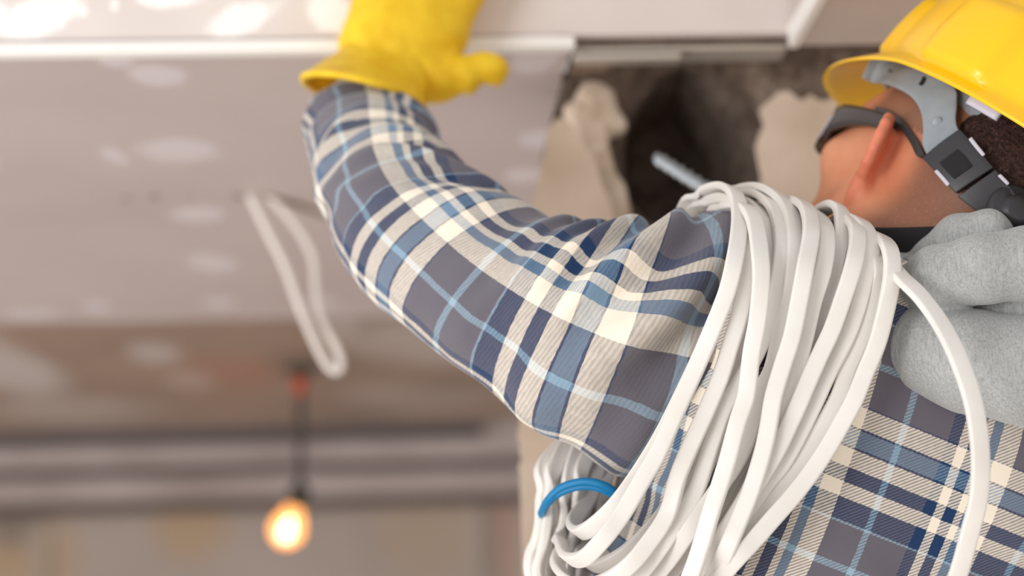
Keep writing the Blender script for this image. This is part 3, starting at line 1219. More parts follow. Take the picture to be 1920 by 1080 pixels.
lo_b = np.minimum.reduce([HC - 0.2, P(1400, 1080, 1.42), P(1560, 1080, 1.12)])
pb = np.array([P(x, y, d) for x, y, d in ((660, 150, 1.52), (1560, 1180, 1.2), (2060, 800, 1.4), (1400, 300, 1.15))] + [H(0.15, 0, 0), H(-0.15, 0, 0.15), H(0, 0.13, 0), H(0, -0.13, 0)])
Vb, Fb = surface_nets(body_sdf, pb.min(0) - 0.06, pb.max(0) + 0.06, 0.0021)

M = Mat('skin', (206, 140, 108), 0.5, 0.35)
hn = M.noise(26, 4, 0.6, M.geo())
skin = M.ramp(hn, [(0.3, (216, 140, 105)), (0.7, (228, 158, 122))])
at = M.n('ShaderNodeAttribute')
at.attribute_name = 'stubble'
ae = M.n('ShaderNodeAttribute')
ae.attribute_name = 'flush'
skin = M.mix(ae.outputs['Fac'], skin, (222, 126, 98))
hairn = M.noise(700, 2, 0.6, M.geo())
hairc = M.ramp(hairn, [(0.35, (70, 48, 40)), (0.7, (150, 104, 82))])
M.color(M.mix(M.math('MULTIPLY', at.outputs['Fac'], M.math('ADD', 0.5, M.math('MULTIPLY', hairn, 0.8)), clamp=True), skin, hairc))
M.b.inputs['Subsurface Weight'].default_value = 0.12
M.b.inputs['Subsurface Radius'].default_value = (0.008, 0.003, 0.0015)
M.b.inputs['Subsurface Scale'].default_value = 0.6
M.bump(M.noise(420, 3, 0.6, M.geo()), 0.12, 0.0006)
mat_skin = M.m
body = mesh_obj('body', Vb, Fb, mat_skin, person)
fix_normals(body)
hq = to_head(Vb)
jn = fbm(hq * 60, 3)


def hair_zone(q, w=0.018):
    """>0 inside the haired scalp: behind the temple line, above the nape line"""
    f, l, u = q[:, 0], np.abs(q[:, 1]), q[:, 2]
    front = 0.046 - f + np.clip(u - 0.03, -1, 0.0) * 0.9          # distance behind the temple hairline
    nape = u + 0.072 + np.clip(-f - 0.03, -0.05, 0.08) * 0.15
    behind_ear = np.where(u < 0.028, -(f + 0.040), 1.0)
    return np.minimum(np.minimum(front, nape), np.maximum(behind_ear, u - 0.028))


hz = hair_zone(hq)
stub = sstep(-0.012, 0.016, hz + 0.004 * jn) * 0.85
cheek = sstep(-0.02, -0.06, hq[:, 2]) * sstep(0.0, 0.03, hq[:, 0]) * 0.28
neckm = sstep(-0.13, -0.09, hq[:, 2])
stub = np.maximum(stub, cheek) * neckm
a_ = body.data.attributes.new('stubble', 'FLOAT', 'POINT')
a_.data.foreach_set('value', stub.astype(np.float32))
mm = hq.copy()
mm[:, 1] = np.abs(mm[:, 1])
fl_ = np.clip(1 - np.abs(ear_sdf(mm)) / 0.008, 0, 1) * 0.8
a_ = body.data.attributes.new('flush', 'FLOAT', 'POINT')
a_.data.foreach_set('value', fl_.astype(np.float32))


# ---- short dark hair on the back of the head
def hair_sdf(p):
    q = to_head(p)
    d = head_sdf(q, False)
    n = s_cap(p, H(-0.030, 0, -0.035), NB0, 0.060, 0.062)
    d = smin(d, n, 0.03)
    z = np.minimum(np.minimum(hair_zone(q) - 0.026, -0.054 - q[:, 0]), q[:, 2] - 0.022)
    th = np.clip(z / 0.02, -1.3, 1) * 0.006 + 0.0008 * vnoise(q * 300) + 0.0008 * vnoise(q * 120)
    return np.maximum(d - th, -(d + 0.004))


Vh, Fh = surface_nets(hair_sdf, HC - 0.16, HC + 0.16, 0.0021, 1)
M = Mat('hair_dark', (52, 34, 30), 0.7, 0.25)
hn = M.noise(320, 3, 0.7, M.geo(), 0.6)
M.color(M.ramp(hn, [(0.35, (34, 22, 20)), (0.6, (72, 48, 42)), (0.78, (150, 112, 104))]))
M.bump(hn, 0.9, 0.003)
hair = mesh_obj('hair', Vh, Fh, M.m, person)
fix_normals(hair)
hair['label'] = 'short dark brown hair'

# ---- black tee collar showing above the hood
M = Mat('black_ribbing', (44, 42, 44), 0.85, 0.15)
mat_black = M.m
nc = P(1722, 432, 1.285)
e1 = CAMV(nrm(np.array([1.0, 0.05, 0.0])))
e2 = CAMV(nrm(np.array([0.0, -0.10, 1.0])))
cp = []
for a_ in np.arange(40) / 40 * 2 * PI:
    dr = math.cos(a_) * e1 + math.sin(a_) * e2
    rs = np.linspace(0.03, 0.13, 120)
    dd = body_sdf(nc[None] + rs[:, None] * dr[None], False)
    k_ = np.argmax(dd > 0.0035) if (dd > 0.0035).any() else 60
    cp.append(nc + dr * min(rs[k_], 0.095))
cp = catmull(np.array(cp), 120, True)
Vc, Fc = sweep(cp, nrm(cp - nc), round_rect(0.019, 0.005, 0.002), True)
fix_normals(mesh_obj('undershirt_collar', Vc, Fc, mat_black, person))

# ================================================================== HARD HAT


def frame(yaw, elev, roll, twist):
    y_, e_l, r_, t_ = (math.radians(v) for v in (yaw, elev, roll, twist))
    f_ = np.array([-math.sin(y_) * math.cos(e_l), math.sin(e_l), -math.cos(y_) * math.cos(e_l)])
    l_ = nrm(np.cross(np.array([0, 1.0, 0]), f_))
    l_ = l_ if l_[2] > 0 else -l_
    u_ = nrm(np.cross(f_, l_))
    u_ = u_ if u_[1] > 0 else -u_
    l2, u2 = l_ * math.cos(r_) + u_ * math.sin(r_), u_ * math.cos(r_) - l_ * math.sin(r_)
    T2 = np.array([[math.cos(t_), -math.sin(t_), 0], [math.sin(t_), math.cos(t_), 0], [0, 0, 1]])
    return np.stack([CAMV(T2 @ f_), CAMV(T2 @ l2), CAMV(T2 @ u2)], 1)


HATR = frame(18, 8, 9, -25)
HATO = P(1794, 404, 1.295)


def HT(f, l, u):
    return HATO + HATR @ np.array([f, l, u])


M = Mat('hat_yellow', (255, 198, 6), 0.32, 0.5)
M.b.inputs['Coat Weight'].default_value = 0.15
mat_hat = M.m
hat = empty('hard_hat', H(0, 0, 0.08))
tag(hat, "yellow hard hat with grey strap worn on the person's head", 'hard hat')
RIM = 0.072                                              # height of the rim above the head centre


def hat_r(phi):
    """rim outline of the dome, phi=0 front"""
    f = 0.137 * np.cos(phi) - 0.010
    l = 0.114 * np.sin(phi)
    return f, l


NP, NQ = 128, 40
phi = np.arange(NP) / NP * 2 * PI
rf, rl_ = hat_r(phi)
front = np.clip(np.cos(phi), 0, 1)


def hat_shell(inset):
    rings = []
    # dome from crown down to rim
    for i in range(NQ):
        t = i / (NQ - 1)
        a = t * PI / 2
        hgt = (0.133 - inset) * np.cos(a) ** 0.95 if a < PI / 2 else 0.0
        s = np.sin(a) ** 0.82
        f = -0.008 + (rf + 0.008) * s * (1 - inset / 0.13)
        l = rl_ * s * (1 - inset / 0.13)
        u = np.full(NP, RIM + hgt)
        # crown ridge
        rdg = 0.0035 * np.exp(-(l / 0.016) ** 2) * np.clip(np.cos(a) * 1.6, 0, 1) * (1 if inset == 0 else 0)
        # raised accessory pads on the sides
        if inset == 0:
            al = np.abs(l)
            for (pc, pw, t0, t1) in ((1.93, 0.27, 0.74, 0.985), (0.93, 0.22, 0.77, 0.985)):
                ph = np.abs(np.arctan2(l / 0.118, (f + 0.008) / 0.142))
                m_ = sstep(pw, pw - 0.05, np.abs(ph - pc)) * sstep(t0 - 0.035, t0, t)
                k_ = 1 + 0.07 * m_
                f = -0.008 + (f + 0.008) * k_
                l = l * k_
        rings.append(np.stack([f, l, u + rdg], 1))
    # flange / brim
    for s in (0.15, 0.4, 0.7, 0.9, 1.0):
        w_ = 0.007 + 0.046 * front ** 1.2
        out = nrm(np.stack([np.cos(phi) / 0.142, np.sin(phi) / 0.118], 1))
        drop = 0.010 * s + front ** 1.4 * (0.014 * s + 0.010 * s * s) + 0.012 * s * (front ** 1.2) * np.abs(np.sin(phi)) * 1.6
        f = rf + out[:, 0] * w_ * s
        l = rl_ + out[:, 1] * w_ * s
        rings.append(np.stack([f, l, RIM - drop - 0.001 + (inset * -0.9)], 1))
    return np.array(rings)


outer = hat_shell(0.0)
inner = hat_shell(0.0035)[::-1]
inner[:5, :, 2] += 0.0032 - 0.0026
allr = np.concatenate([outer, inner], 0)
Vq, Fq = loft(HATO + allr @ HATR.T)
shell = mesh_obj('shell', Vq, Fq, mat_hat, hat)
fix_normals(shell)
M = Mat('strap_grey', (150, 156, 164), 0.4, 0.45)
M.color(M.ramp(M.noise(30, 3, 0.5, M.geo()), [(0.3, (138, 146, 154)), (0.7, (160, 166, 172))]))
mat_strap = M.m
M = Mat('buckle_black', (52, 51, 55), 0.42, 0.45)
mat_buckle = M.m
M = Mat('clip_light', (198, 194, 206), 0.4, 0.4)
mat_clip = M.m


def strap(name, pts, mat, parent, th=0.0022, n=60, off=0.0, fr=None):
    """pts in head coords: centre (f,l,u), direction across (f,l,u), half width"""
    arr = catmull(np.array([list(c) + list(a) + [w_] for c, a, w_ in pts]), n)
    c, a, hw_ = arr[:, :3], nrm(arr[:, 3:6]), arr[:, 6]
    T = nrm(np.gradient(c, axis=0))
    Nn = nrm(np.cross(T, a))
    flip = np.sign((Nn * (c - np.array([0, 0, 0.02]))).sum(1))
    Nn = Nn * flip[:, None]
    prof = round_rect(2, 1, 0.0, 1)
    rings = []
    for sx_, sy_ in ((-1, -1), (-0.96, 1), (-0.5, 1.15), (0, 1.2), (0.5, 1.15), (0.96, 1), (1, -1), (0, -1)):
        rings.append(c + a * (hw_ * sx_)[:, None] + Nn * (th / 2 * sy_ + off))
    rings = np.array(rings).transpose(1, 0, 2)
    o_, R_ = fr if fr else (HC, HR)
    V, Fc = loft(o_ + rings @ R_.T, cap=True)
    return fix_normals(mesh_obj(name, V, Fc, mat, parent))


# headband running round the head under the rim
HEADF = (HC, HR)
HC_, HR_ = HC, HR
hb = []
for p_ in np.linspace(0, 2 * PI, 25)[:-1]:
    hb.append(((0.104 * math.cos(p_) - 0.006, 0.086 * math.sin(p_), RIM - 0.009), (0.03 * math.cos(p_), 0.10 * math.sin(p_), 1.0), 0.013))
hb.append(hb[0])
strap('headband', hb, mat_strap, hat, 0.002, 120, 0.0, (HATO, HATR))


def onto_head(px, py, off):
    r = nrm(ray(px, py))
    t = 1.0
    for _ in range(60):
        d = body_sdf((TC + r * t)[None], False)[0] - off
        t += d * 0.8
        if abs(d) < 2e-4 or t > 1.6:
            break
    return TC + r * min(t, 1.36)


def strap_px(name, pairs, mat, parent, off=0.003, th=0.002, n=50, m=8, mirror=False):
    A = catmull(np.array([onto_head(*a_, off) for a_, b_ in pairs]), n)
    B = catmull(np.array([onto_head(*b_, off) for a_, b_ in pairs]), n)
    g = A[:, None] + (B - A)[:, None] * np.linspace(0, 1, m)[None, :, None]
    dd = body_sdf(g.reshape(-1, 3), False).reshape(n, m)
    e = 0.001
    gr = np.stack([body_sdf((g + np.eye(3)[k] * e).reshape(-1, 3), False) - body_sdf((g - np.eye(3)[k] * e).reshape(-1, 3), False) for k in range(3)], -1).reshape(n, m, 3)
    N = nrm(gr)
    g = g + N * np.maximum(off - dd, 0)[..., None]
    rings = np.concatenate([g + N * th, (g - N * th * 0.3)[:, ::-1]], 1)
    if mirror:
        q = (rings - HC) @ HR
        q[..., 1] *= -1
        rings = HC + q @ HR.T
    V, Fc = loft(rings, cap=True)
    o = fix_normals(mesh_obj(name, V, Fc, mat, parent))
    bevel(o, 0.0006, 2)
    return o


for mir in (False, True):
    strap_px('neck_strap', [((1618, 148), (1634, 112)), ((1640, 156), (1662, 100)), ((1662, 159), (1700, 108)), ((1690, 170), (1745, 132)), ((1714, 187), (1790, 166)), ((1729, 213), (1795, 194)),
                            ((1733, 245), (1793, 225)), ((1732, 272), (1797, 242)), ((1742, 296), (1808, 258))], mat_strap, hat, 0.0075, 0.002, 70, 8, mir)
    bk = strap_px('buckle', [((1738, 302), (1804, 250)), ((1766, 332), (1834, 284)), ((1796, 364), (1862, 318))], mat_buckle, hat, 0.0075, 0.007, 24, 8, mir)
    strap_px('buckle_pad', [((1762, 306), (1796, 280)), ((1776, 322), (1812, 296)), ((1790, 336), (1824, 312))], mat_black, bk, 0.0142, 0.0012, 14, 6, mir)
    strap_px('clip_end', [((1816, 262), (1822, 257)), ((1830, 280), (1836, 275)), ((1842, 294), (1848, 290))], mat_clip, bk, 0.0144, 0.0012, 10, 3, mir)
    strap_px('clip_end', [((1752, 322), (1758, 318)), ((1764, 336), (1770, 331)), ((1776, 350), (1782, 345))], mat_clip, bk, 0.0144, 0.0012, 10, 3, mir)
    bk2 = strap_px('buckle', [((1798, 370), (1866, 321)), ((1818, 386), (1884, 342)), ((1838, 402), (1902, 366))], mat_buckle, hat, 0.0075, 0.006, 20, 8, mir)
    strap_px('clip_end', [((1870, 330), (1876, 326)), ((1880, 340), (1886, 336)), ((1888, 348), (1893, 344))], mat_clip, bk2, 0.0134, 0.0012, 8, 3, mir)
# adjustment slots in the band
for (x, y) in ((1668, 126), (1727, 152)):
    strap_px('adjustment_slot', [((x - 5, y + 7), (x + 2, y + 9)), ((x, y - 1), (x + 7, y + 2)), ((x + 4, y - 9), (x + 10, y - 6))], mat_black, hat, 0.0097, 0.0004, 10, 3)
lathe('strap_stud', [(-0.001, 0.004), (0.001, 0.004), (0.0016, 0.003), (0.0018, 0.0005)], onto_head(1758, 230, 0.0093), nrm(TC - onto_head(1758, 230, 0.0093)), mat_gray2 if False else mat_strap, hat, 20)
# ratchet knob at the nape
kp = onto_head(1896, 398, 0.010)
kd = nrm(kp - H(-0.02, 0, -0.03))
lathe('ratchet_knob', [(-0.010, 0.016), (0.0, 0.019), (0.004, 0.019), (0.006, 0.016), (0.006, 0.011), (0.011, 0.010), (0.012, 0.007), (0.012, 0.001)], kp, kd, mat_buckle, hat, 32)
# pale suspension clips under the rim
for (pc) in (0.72, 2.25):
    for sgn in (1, -1):
        f = 0.130 * math.cos(pc) - 0.008
        l = 0.108 * math.sin(pc) * sgn
        t_ = nrm(np.array([-0.13 * math.sin(pc), 0.108 * math.cos(pc) * sgn, 0]))
        cpts = [((f + t_[0] * s_, l + t_[1] * s_, RIM - 0.010), (0, 0, 1), 0.007) for s_ in (-0.013, 0, 0.013)]
        strap('suspension_clip', cpts, mat_clip, hat, 0.004, 10, 0.0, (HATO, HATR))

# ================================================================== SUNGLASSES
M = Mat('glasses_frame', (58, 57, 60), 0.35, 0.45)
mat_gf = M.m
M = Mat('glasses_lens', (16, 17, 20), 0.06, 0.6)
mat_gl = M.m
M = Mat('glasses_trim', (176, 172, 178), 0.3, 0.5)
mat_gt = M.m
gl = empty('sunglasses', H(0.09, 0, 0.01))
tag(gl, "dark wraparound sunglasses on the person's face, arm hooked over the ear", 'sunglasses')
for sgn in (1, -1):
    tp = [((0.096, 0.053, 0.006), (0, 0, 1), 0.013), ((0.080, 0.066, 0.009), (0, 0, 1), 0.0125), ((0.050, 0.075, 0.016), (0, 0, 1), 0.0085), ((0.016, 0.080, 0.021), (0, 0, 1), 0.006),
          ((-0.008, 0.081, 0.021), (0.15, 0, 1), 0.0050)]
    tp = [((c[0], c[1] * sgn, c[2]), (a[0], a[1] * sgn, a[2]), h_) for c, a, h_ in tp]
    strap('temple_arm', tp, mat_gf, gl, 0.004, 60)
    strap_px('ear_hook', [((1646, 203), (1645, 216)), ((1668, 209), (1664, 222)), ((1690, 222), (1682, 234)), ((1708, 242), (1698, 251)), ((1724, 266), (1712, 272)), ((1736, 288), (1722, 293)), ((1738, 294), (1728, 297))], mat_gf, gl, 0.0015, 0.0035, 40, 5, sgn < 0)
    hp = [((0.097, 0.054, 0.018), (0.3, -0.6 * sgn, 0.0), 0.0028), ((0.099, 0.055, 0.005), (0.3, -0.6 * sgn, 0), 0.003), ((0.099, 0.054, -0.008), (0.3, -0.6 * sgn, 0), 0.0026)]
    hp = [((c[0], c[1] * sgn, c[2]), a, h_) for c, a, h_ in hp]
    strap('hinge_trim', hp, mat_gt, gl, 0.003, 12)
    lp = [((0.097, 0.056, 0.004), (0.1, 0, 1), 0.015), ((0.109, 0.048, 0.003), (0.12, 0, 1), 0.019), ((0.120, 0.034, 0.002), (0.12, 0, 1), 0.021), ((0.124, 0.016, 0.004), (0.1, 0, 1), 0.016), ((0.126, 0.008, 0.008), (0.1, 0, 1), 0.009)]
    lp = [((c[0], c[1] * sgn, c[2]), a, h_) for c, a, h_ in lp]
    strap('lens', lp, mat_gl, gl, 0.0025, 40)
bp = [((0.126, 0.010, 0.010), (0.1, 0, 1), 0.004), ((0.130, 0.0, 0.012), (0.1, 0, 1), 0.004), ((0.126, -0.010, 0.010), (0.1, 0, 1), 0.004)]
strap('nose_bridge', bp, mat_gf, gl, 0.004, 12)

# ================================================================== HOOD
M = Mat('heather_grey', (168, 170, 170), 0.95, 0.05)
hn = M.noise(800, 3, 0.6, M.geo())
vm = M.n('ShaderNodeMapping')
vm.inputs['Scale'].default_value = (700, 700, 120)
M.l(M.geo(), vm.inputs['Vector'])
h2 = M.n('ShaderNodeTexNoise')
h2.inputs['Scale'].default_value = 1.0
h2.inputs['Detail'].default_value = 3
M.l(vm.outputs[0], h2.inputs['Vector'])
M.color(M.ramp(M.math('ADD', M.math('MULTIPLY', hn, 0.5), M.math('MULTIPLY', h2.outputs['Fac'], 0.5)), [(0.36, (146, 149, 150)), (0.5, (166, 168, 168)), (0.64, (182, 183, 183))]))
M.bump(hn, 0.3, 0.0008)
M.b.inputs['Sheen Weight'].default_value = 0.3
mat_hood = M.m


def lump(pts):
    return [(P(x, y, d), r * d / F) for x, y, d, r in pts]


hoodA = lump([(1690, 512, 1.225, 36), (1745, 488, 1.20, 40), (1800, 446, 1.18, 40), (1852, 430, 1.165, 35), (1870, 434, 1.17, 28)])
hoodB = lump([(1700, 545, 1.19, 42), (1760, 520, 1.155, 56), (1840, 505, 1.14, 62), (1930, 495, 1.14, 66), (2030, 500, 1.16, 70)])
hoodC = lump([(1698, 640, 1.18, 54), (1746, 658, 1.165, 84), (1820, 678, 1.15, 96), (1920, 696, 1.14, 98), (2040, 706, 1.15, 94), (2120, 690, 1.19, 70)])
hoodD = lump([(1655, 474, 1.235, 30), (1676, 520, 1.205, 44), (1686, 590, 1.185, 42), (1702, 640, 1.178, 48)])
hoodE = lump([(1790, 570, 1.182, 46), (1900, 582, 1.165, 58), (2050, 600, 1.175, 70)])


def hood_sdf(p):
    d = s_chain(p, hoodA, 0.008)
    d = smin(d, s_chain(p, hoodB, 0.008), 0.004)
    d = smin(d, s_chain(p, hoodC, 0.008), 0.0035)
    d = smin(d, s_chain(p, hoodD, 0.008), 0.006)
    d = smin(d, s_chain(p, hoodE, 0.01), 0.004)
    w_ = 0.0035 * fbm(p * 16, 2) + 0.0012 * fbm(p * 48, 2)
    return d + w_


pk = np.array([P(x, y, d) for x, y, d in ((1600, 380, 1.3), (2230, 840, 1.05), (1600, 840, 1.05), (2230, 380, 1.3), (1600, 380, 1.05), (2230, 840, 1.3))])
Vk, Fk = surface_nets(hood_sdf, pk.min(0), pk.max(0), 0.0024, 1)
hood = fix_normals(mesh_obj('hood', Vk, Fk, mat_hood, person))
hood['label'] = 'heather grey jersey hood folded on the back'

# ================================================================== GLOVE
M = Mat('glove_leather', (236, 194, 28), 0.55, 0.3)
gn = M.noise(35, 4, 0.6, M.geo())
M.color(M.ramp(gn, [(0.3, (226, 178, 18)), (0.7, (246, 208, 48))]))
M.bump(M.noise(160, 4, 0.65, M.geo()), 0.3, 0.002)
mat_glove = M.m


def ck(pts):
    return [(P(x, y, d), r * d / F) for x, y, d, r in pts]


g_meta = [ck([(712, 118, 1.525, 58), (690, 75, 1.535, 46), (704, -20, 1.55, 40)]),
          ck([(722, 118, 1.525, 58), (735, 60, 1.53, 52), (756, -35, 1.545, 46)]),
          ck([(745, 125, 1.525, 58), (785, 60, 1.53, 54), (812, -35, 1.545, 48)]),
          ck([(765, 130, 1.525, 54), (822, 70, 1.535, 50), (866, -10, 1.55, 42)])]
g_fing = [ck([(704, -20, 1.55, 34), (700, -80, 1.552, 31), (708, -140, 1.548, 29), (716, -185, 1.545, 26)]),
          ck([(756, -35, 1.545, 38), (760, -115, 1.548, 33), (768, -185, 1.548, 31), (774, -235, 1.545, 27)]),
          ck([(812, -35, 1.545, 38), (828, -120, 1.548, 34), (838, -200, 1.548, 31), (846, -250, 1.545, 27)]),
          ck([(858, 0, 1.55, 38), (905, -70, 1.55, 33), (940, -140, 1.55, 31), (956, -180, 1.545, 27)])]
g_thumb = ck([(775, 150, 1.525, 44), (820, 150, 1.52, 40), (866, 140, 1.515, 33), (905, 129, 1.515, 27), (928, 131, 1.515, 25)])


def glove_sdf(p):
    d = None
    for m_ in g_meta:
        e = s_chain(p, m_, 0.012)
        d = e if d is None else smin(d, e, 0.014)
    for f_ in g_fing:
        d = smin(d, s_chain(p, f_, 0.005), 0.006)
    d = smin(d, s_chain(p, g_thumb, 0.01), 0.010)
    q = (p - TC) @ RC
    px = 960 + F * q[:, 0] / -q[:, 2]
    py = 540 - F * q[:, 1] / -q[:, 2]
    # gathers above the elastic wrist and slack leather
    t = (py - 40 - 0.25 * (px - 720)) / 60
    g = np.exp(-((py - 112 - 0.28 * (px - 720)) / 30) ** 2)
    d = d + 0.0022 * g * np.sin((px - 0.3 * py) / 9.0 + 2.5 * fbm(p * 40, 2))
    d = d + 0.0022 * fbm(p * 22, 3) + 0.0012 * np.clip(t, -1, 1) * fbm(p * 60, 2)
    return d


pg = np.array([P(x, y, d) for x, y, d in ((600, 230, 1.45), (1010, -300, 1.62), (600, -300, 1.62), (1010, 230, 1.45), (600, -300, 1.45), (1010, 230, 1.62))])
Vg, Fg = surface_nets(glove_sdf, pg.min(0), pg.max(0), 0.0019, 1)
glove = fix_normals(mesh_obj('glove', Vg, Fg, mat_glove, person))
glove['label'] = 'yellow leather work glove'
# flared cuff
NC = 96
aa = np.arange(NC) / NC * 2 * PI


def ringp(cx, cy, rx, sag, d, rd, tilt=0.0, wob=0.0):
    out = []
    for a in aa:
        nx = math.sin(a)                                   # 1 = nearest to the camera
        x = cx + rx * math.cos(a)
        y = cy + tilt * math.cos(a) - sag * nx
        out.append(P(x, y, d - rd * nx))
    out = np.array(out)
    return out


rg = [ringp(727, 98, 86, 4, 1.525, 0.030, 14), ringp(718, 120, 86, 8, 1.515, 0.038, 22), ringp(702, 140, 96, 14, 1.500, 0.050, 26), ringp(689, 158, 105, 20, 1.484, 0.064, 28),
      ringp(680, 174, 112, 25, 1.470, 0.074, 27)]
rg = np.array(rg)
rr_ = []
for i in range(len(rg) - 1):
    for s_ in np.linspace(0, 1, 8, endpoint=False):
        rr_.append(rg[i] * (1 - s_) + rg[i + 1] * s_)
rr_.append(rg[-1])
rr_ = np.array(rr_)
cen = rr_.mean(1, keepdims=True)
outd = nrm(rr_ - cen)
rr_ = rr_ + outd * (0.0025 * fbm(rr_ * 40, 3))[..., None]
inn = rr_[::-1] - outd[::-1] * 0.002
Vf, Ff = loft(np.concatenate([rr_, inn], 0))
cuff = fix_normals(mesh_obj('cuff', Vf, Ff, mat_glove, glove))
hem = rr_[-1]
Vf, Ff = sweep(hem, nrm(hem - hem.mean(0)), circle_prof(0.0032, 10), True)
fix_normals(mesh_obj('cuff_hem', Vf, Ff, mat_glove, glove))


# ================================================================== CABLE COIL OVER THE SHOULDER
M = Mat('cable_white', (226, 221, 214), 0.38, 0.4)
M.color(M.ramp(M.noise(22, 4, 0.6, M.geo()), [(0.3, (222, 217, 211)), (0.7, (232, 228, 224))]))
M.bump(M.noise(120, 3, 0.5, M.geo()), 0.08, 0.001)
mat_cable = M.m
coil = empty('cable_coil', P(1400, 520, 1.19))
tag(coil, 'thick coil of flat white electrical cable slung over the plaid shoulder', 'cable coil')
AXC = P(1390, 700, 1.225)
AXD = CAMV(nrm(np.array([0.80, -0.45, 0.25])))            # axis the loops turn around
prof_c = round_rect(0.0118, 0.0056, 0.0017, 4)

